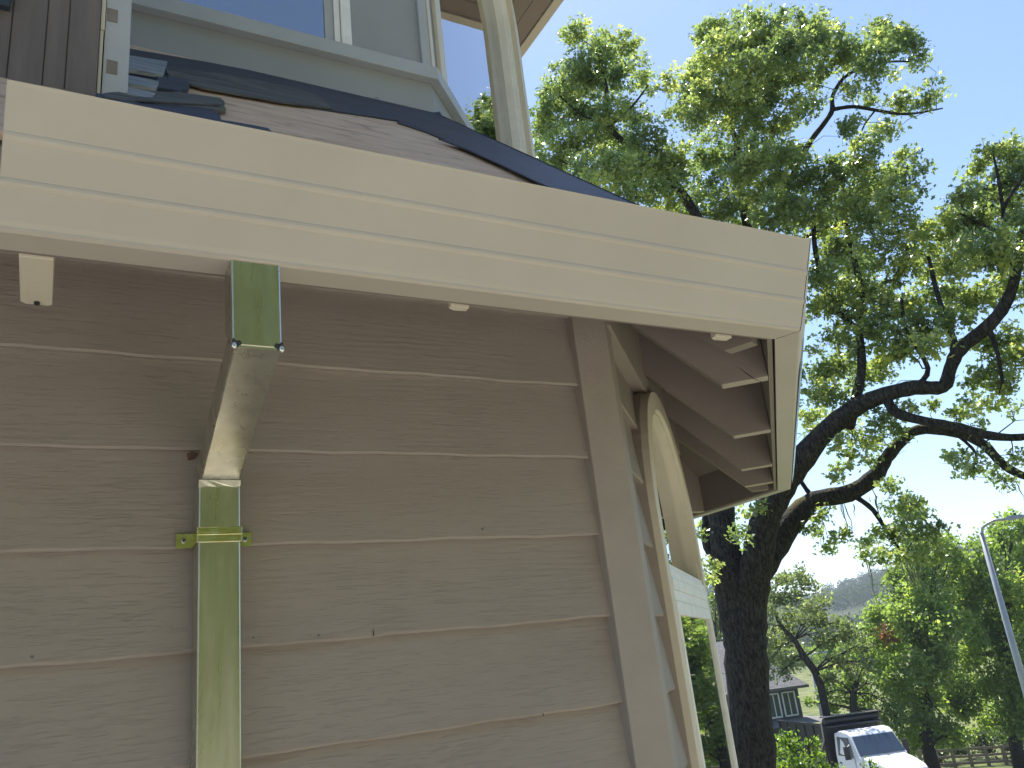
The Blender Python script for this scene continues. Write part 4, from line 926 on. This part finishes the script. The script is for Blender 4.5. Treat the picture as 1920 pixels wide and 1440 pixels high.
# lower skirt roof
mb = MB(); x0, x1, y0, y1 = -4.2, 3.0, -3.6, 5; zt = ze-1.55; zb_ = max(.4, zl0)
mb.add([(x0, y0, zb_), (x1, y0, zb_), (x1, y1, zb_), (x0, y1, zb_), (-3.62, -2.2, zt), (HW+.02, -2.2, zt), (HW+.02, 4, zt), (-3.62, 4, zt)], [(0, 1, 5, 4), (1, 2, 6, 5), (2, 3, 7, 6), (3, 0, 4, 7), (0, 3, 2, 1)])
mb.build('lower_roof', M['slate'], FH)
for (x, wd) in ((-2.4, .75), (-.42, .72), (.50, .80)):
    zc = ze-.80; Wn = empty('window', (x, -2.2, zc), parent=FH)
    mb = MB(); h_ = .62
    mb.box(-wd/2, wd/2, -.05, .02, h_-.07, h_); mb.box(-wd/2, wd/2, -.05, .02, -h_, -h_+.07); mb.box(-wd/2, -wd/2+.07, -.05, .02, -h_, h_); mb.box(wd/2-.07, wd/2, -.05, .02, -h_, h_); mb.box(-.02, .02, -.045, .02, -h_, h_)
    mb.build('frame', M['white'], Wn); MB().box(-wd/2+.03, wd/2-.03, -.01, .0, -h_+.03, h_-.03).build('pane', mat('dark pane', (.10, .13, .12), .1), Wn)

# ------------------------------------------------------------------ dump truck
TD = 30.5
tp = at(1640, 1410, TD); gz = terrain(tp.x, tp.y)+.05
M['truckwhite'] = mat('white truck paint', (.78, .78, .79), .25); M['truckblack'] = varied('black dump body', (.015, .015, .017), (.03, .03, .03), 3, .45)
M['chrome'] = mat('chrome', (.7, .72, .75), .12, 1); M['rubber'] = mat('tyre rubber', (.02, .02, .02), .85); M['tglass'] = mat('truck window', (.05, .07, .10), .05, 0, 1.0); M['tarp'] = mat('black tarp', (.03, .033, .04), .5)
gz = terrain(29.77, 24.57)+.05
TK = empty('dump_truck', (29.77, 24.57, gz)); TK.rotation_euler = (0, 0, R(90-200))     # local +x is forward
tag(TK, 'white cab dump truck with a black box and rolled tarp parked by the fence', 'truck')
def sect(mb, secs):   # loft of rectangular-ish sections (x, halfwidth_bottom, halfwidth_top, z0, z1)
    b = len(mb.v)
    for (x, wb, wt, z0, z1) in secs: mb.v += [(x, -wb, z0), (x, wb, z0), (x, wb, z0+(z1-z0)*.6), (x, wt, z1), (x, -wt, z1), (x, -wb, z0+(z1-z0)*.6)]
    n_ = 6
    for i in range(len(secs)-1):
        for j in range(n_): mb.f.append((b+n_*i+j, b+n_*i+(j+1) % n_, b+n_*(i+1)+(j+1) % n_, b+n_*(i+1)+j))
    mb.f.append(tuple(b+j for j in range(n_))[::-1]); mb.f.append(tuple(b+n_*(len(secs)-1)+j for j in range(n_)))
    return mb
Zs = 1.0
# cab
mb = MB(); sect(mb, [(-.75, 1.08, .98, .95, 2.86), (-.2, 1.10, 1.0, .95, 2.98), (.25, 1.10, .98, .95, 2.92), (.45, 1.08, .94, .95, 2.80), (.98, 1.06, 1.02, .95, 2.08), (1.05, 1.05, 1.0, .95, 2.04)])
mb.build('cab', M['truckwhite'], TK, smooth=False, bevel=.04)
mb = MB(); sect(mb, [(1.04, 1.02, .90, .9, 2.05), (1.7, .98, .84, .9, 1.96), (2.5, .90, .74, .9, 1.80), (2.75, .82, .66, .95, 1.68)])
mb.build('bonnet', M['truckwhite'], TK, bevel=.05)
MB().prism([(.485, -.88, 2.755), (.485, .88, 2.755), (.985, .97, 2.09), (.985, -.97, 2.09)], (.035, 0, .022)).build('windshield', M['tglass'], TK, bevel=.01)
for sy in (-1, 1):
    y = 1.095*sy
    dr = MB().prism([(-.60, y, 1.05), (.72, y, 1.05), (.72, y, 2.00), (.60, y*.995, 2.04), (-.60, y*.995, 2.04)], (0, .012*sy, 0)).build('door', M['truckwhite'], TK, bevel=.008)
    MB().prism([(-.52, 1.085*sy, 2.04), (.64, 1.085*sy, 2.04), (.36, 1.01*sy, 2.74), (-.50, 1.01*sy, 2.74)], (0, .02*sy, .005)).build('window', M['tglass'], dr)
    MB().box(-.5, -.34, min(y, y+.03*sy), max(y, y+.03*sy), 1.75, 1.80).build('handle', M['truckblack'], dr)
    mi = MB().box(.55, .62, sy*1.28-.11, sy*1.28+.11, 1.98, 2.46); mi.tube([(.5, sy*1.09, 2.0), (.58, sy*1.26, 2.05)], .02, 6); mi.tube([(.5, sy*1.07, 2.5), (.58, sy*1.26, 2.4)], .02, 6)
    mi.build('mirror', M['truckblack'], TK)
    fd = MB(); q_ = [(1.75+.62*math.cos(a), 0, .62+.60*math.sin(a)) for a in [math.pi*k/10 for k in range(11)]]
    fd.prism([(x, .78*sy, z) for x, _, z in q_]+[(1.75+.50*math.cos(a), .78*sy, .62+.48*math.sin(a)) for a in [math.pi*k/10 for k in range(10, -1, -1)]], (0, .34*sy, 0)); fd.build('fender', M['truckwhite'], TK)
    hl = MB().box(2.55, 2.70, min(sy*.72, sy*.98), max(sy*.72, sy*.98), 1.15, 1.42).build('headlight', M['chrome'], TK, bevel=.03)
    for wx, y0 in ((1.75, .82), (-3.1, .70), (-4.3, .70)):
        wh = empty('wheel', (wx, sy*(y0+.14), .52), parent=TK)
        MB().tube([(0, -.14, 0), (0, -.10, 0), (0, .10, 0), (0, .14, 0)], [.46, .52, .52, .46], 24).build('tyre', M['rubber'], wh)
        MB().tube([(0, -.15, 0), (0, .15, 0)], .28, 16).build('rim', M['chrome'], wh)
gr = MB().box(2.72, 2.80, -.48, .48, 1.02, 1.62); gr.build('grille_surround', M['chrome'], TK, bevel=.03)
mb = MB()
for k in range(13): mb.box(2.802, 2.82, -.42+k*.068, -.39+k*.068, 1.06, 1.58)
mb.build('grille', M['chrome'], TK); MB().box(2.801, 2.804, -.44, .44, 1.05, 1.59).build('grille_back', M['dark'], TK)
MB().box(2.75, 2.95, -1.1, 1.1, .5, .90).build('bumper', M['chrome'], TK, bevel=.04)
MB().box(-5.3, 2.3, -.45, .45, .55, .80).build('chassis', M['truckblack'], TK)
mb = MB(); mb.box(-5.4, -1.05, -1.22, 1.22, 1.05, 1.25)
mb.box(-1.13, -1.05, -1.22, 1.22, 1.25, 3.36)
for sy in (-1, 1):
    mb.box(-5.4, -1.13, min(1.22*sy, 1.15*sy), max(1.22*sy, 1.15*sy), 1.25, 3.22); mb.box(-5.4, -1.05, min(1.235*sy, 1.28*sy), max(1.235*sy, 1.28*sy), 3.14, 3.24)
    for k in range(6): mb.box(-5.35+k*.82, -5.25+k*.82, min(1.221*sy, 1.27*sy), max(1.221*sy, 1.27*sy), 1.25, 3.14)
mb.box(-5.46, -5.4, -1.22, 1.22, 1.05, 2.75)
mb.build('dump_body', M['truckblack'], TK, bevel=.01)
MB().box(-1.05, -.55, -1.2, 1.2, 3.10, 3.16).build('cab_protector', M['tarp'], TK, bevel=.01)
MB().tube([(-.92, -1.24, 3.32), (-.92, 1.24, 3.32)], .13, 16).build('tarp_roll', M['tarp'], TK, smooth=False)
MB().box(-1.2, -.7, -1.26, 1.26, 3.47, 3.51).build('tarp_housing', M['truckblack'], TK, bevel=.01)
M['pipe'] = mat('tan tarp arm', (.34, .31, .27), .5)
for sy in (-1, 1): MB().tube([(-1.0, sy*1.32, 3.30), (-1.05, sy*1.33, 2.6), (-1.6, sy*1.33, 2.1), (-2.4, sy*1.33, 1.5)], .035, 7).build('tarp_arm', M['pipe'], TK)

# ------------------------------------------------------------------ rail fence
M['fencewood'] = varied('weathered fence wood', (.16, .13, .12), (.24, .20, .18), 6, .85, .01, 30)
def solve(px, py, h):
    D = 38.0
    for _ in range(400):
        p = at(px, py, D)
        if p.z <= terrain(p.x, p.y)+h: return p
        D += .05
    return p
fa, fb = solve(1722, 1408, 1.05), solve(1975, 1388, 1.05)
FN = empty('rail_fence', (fa.x, fa.y, terrain(fa.x, fa.y))); FO = FN.location.copy(); tag(FN, 'weathered brown wooden rail fence along the far side of the road', 'fence')
nposts = 9; pp = []
for k in range(nposts):
    t = k/(nposts-1); x = fa.x+(fb.x-fa.x)*t; y = fa.y+(fb.y-fa.y)*t; g_ = terrain(x, y); pp.append(Vector((x, y, g_))-FO)
    MB().box(-.07, .07, -.07, .07, -.2, 1.10).build('post', M['fencewood'], FN, bevel=.01, M=Matrix.Translation(pp[-1]))
for zr_ in (.25, .62, 1.0):
    for k in range(nposts-1):
        MB().bar(pp[k]+Vector((0, 0, zr_+rng.uniform(-.02, .02))), pp[k+1]+Vector((0, 0, zr_+rng.uniform(-.02, .02))), .05, .13).build('rail', M['fencewood'], FN)

# ------------------------------------------------------------------ haze
hm = bpy.data.materials.new('haze'); hm.use_nodes = True; t = hm.node_tree; t.nodes.remove(t.nodes['Principled BSDF'])
pv = t.nodes.new('ShaderNodeVolumePrincipled'); pv.inputs['Color'].default_value = (.80, .88, 1, 1); pv.inputs['Density'].default_value = .00042
t.links.new(pv.outputs[0], t.nodes['Material Output'].inputs['Volume'])
tag(MB().box(-6500, 6500, -6500, 6500, -140, 110).build('haze', hm), kind='stuff')
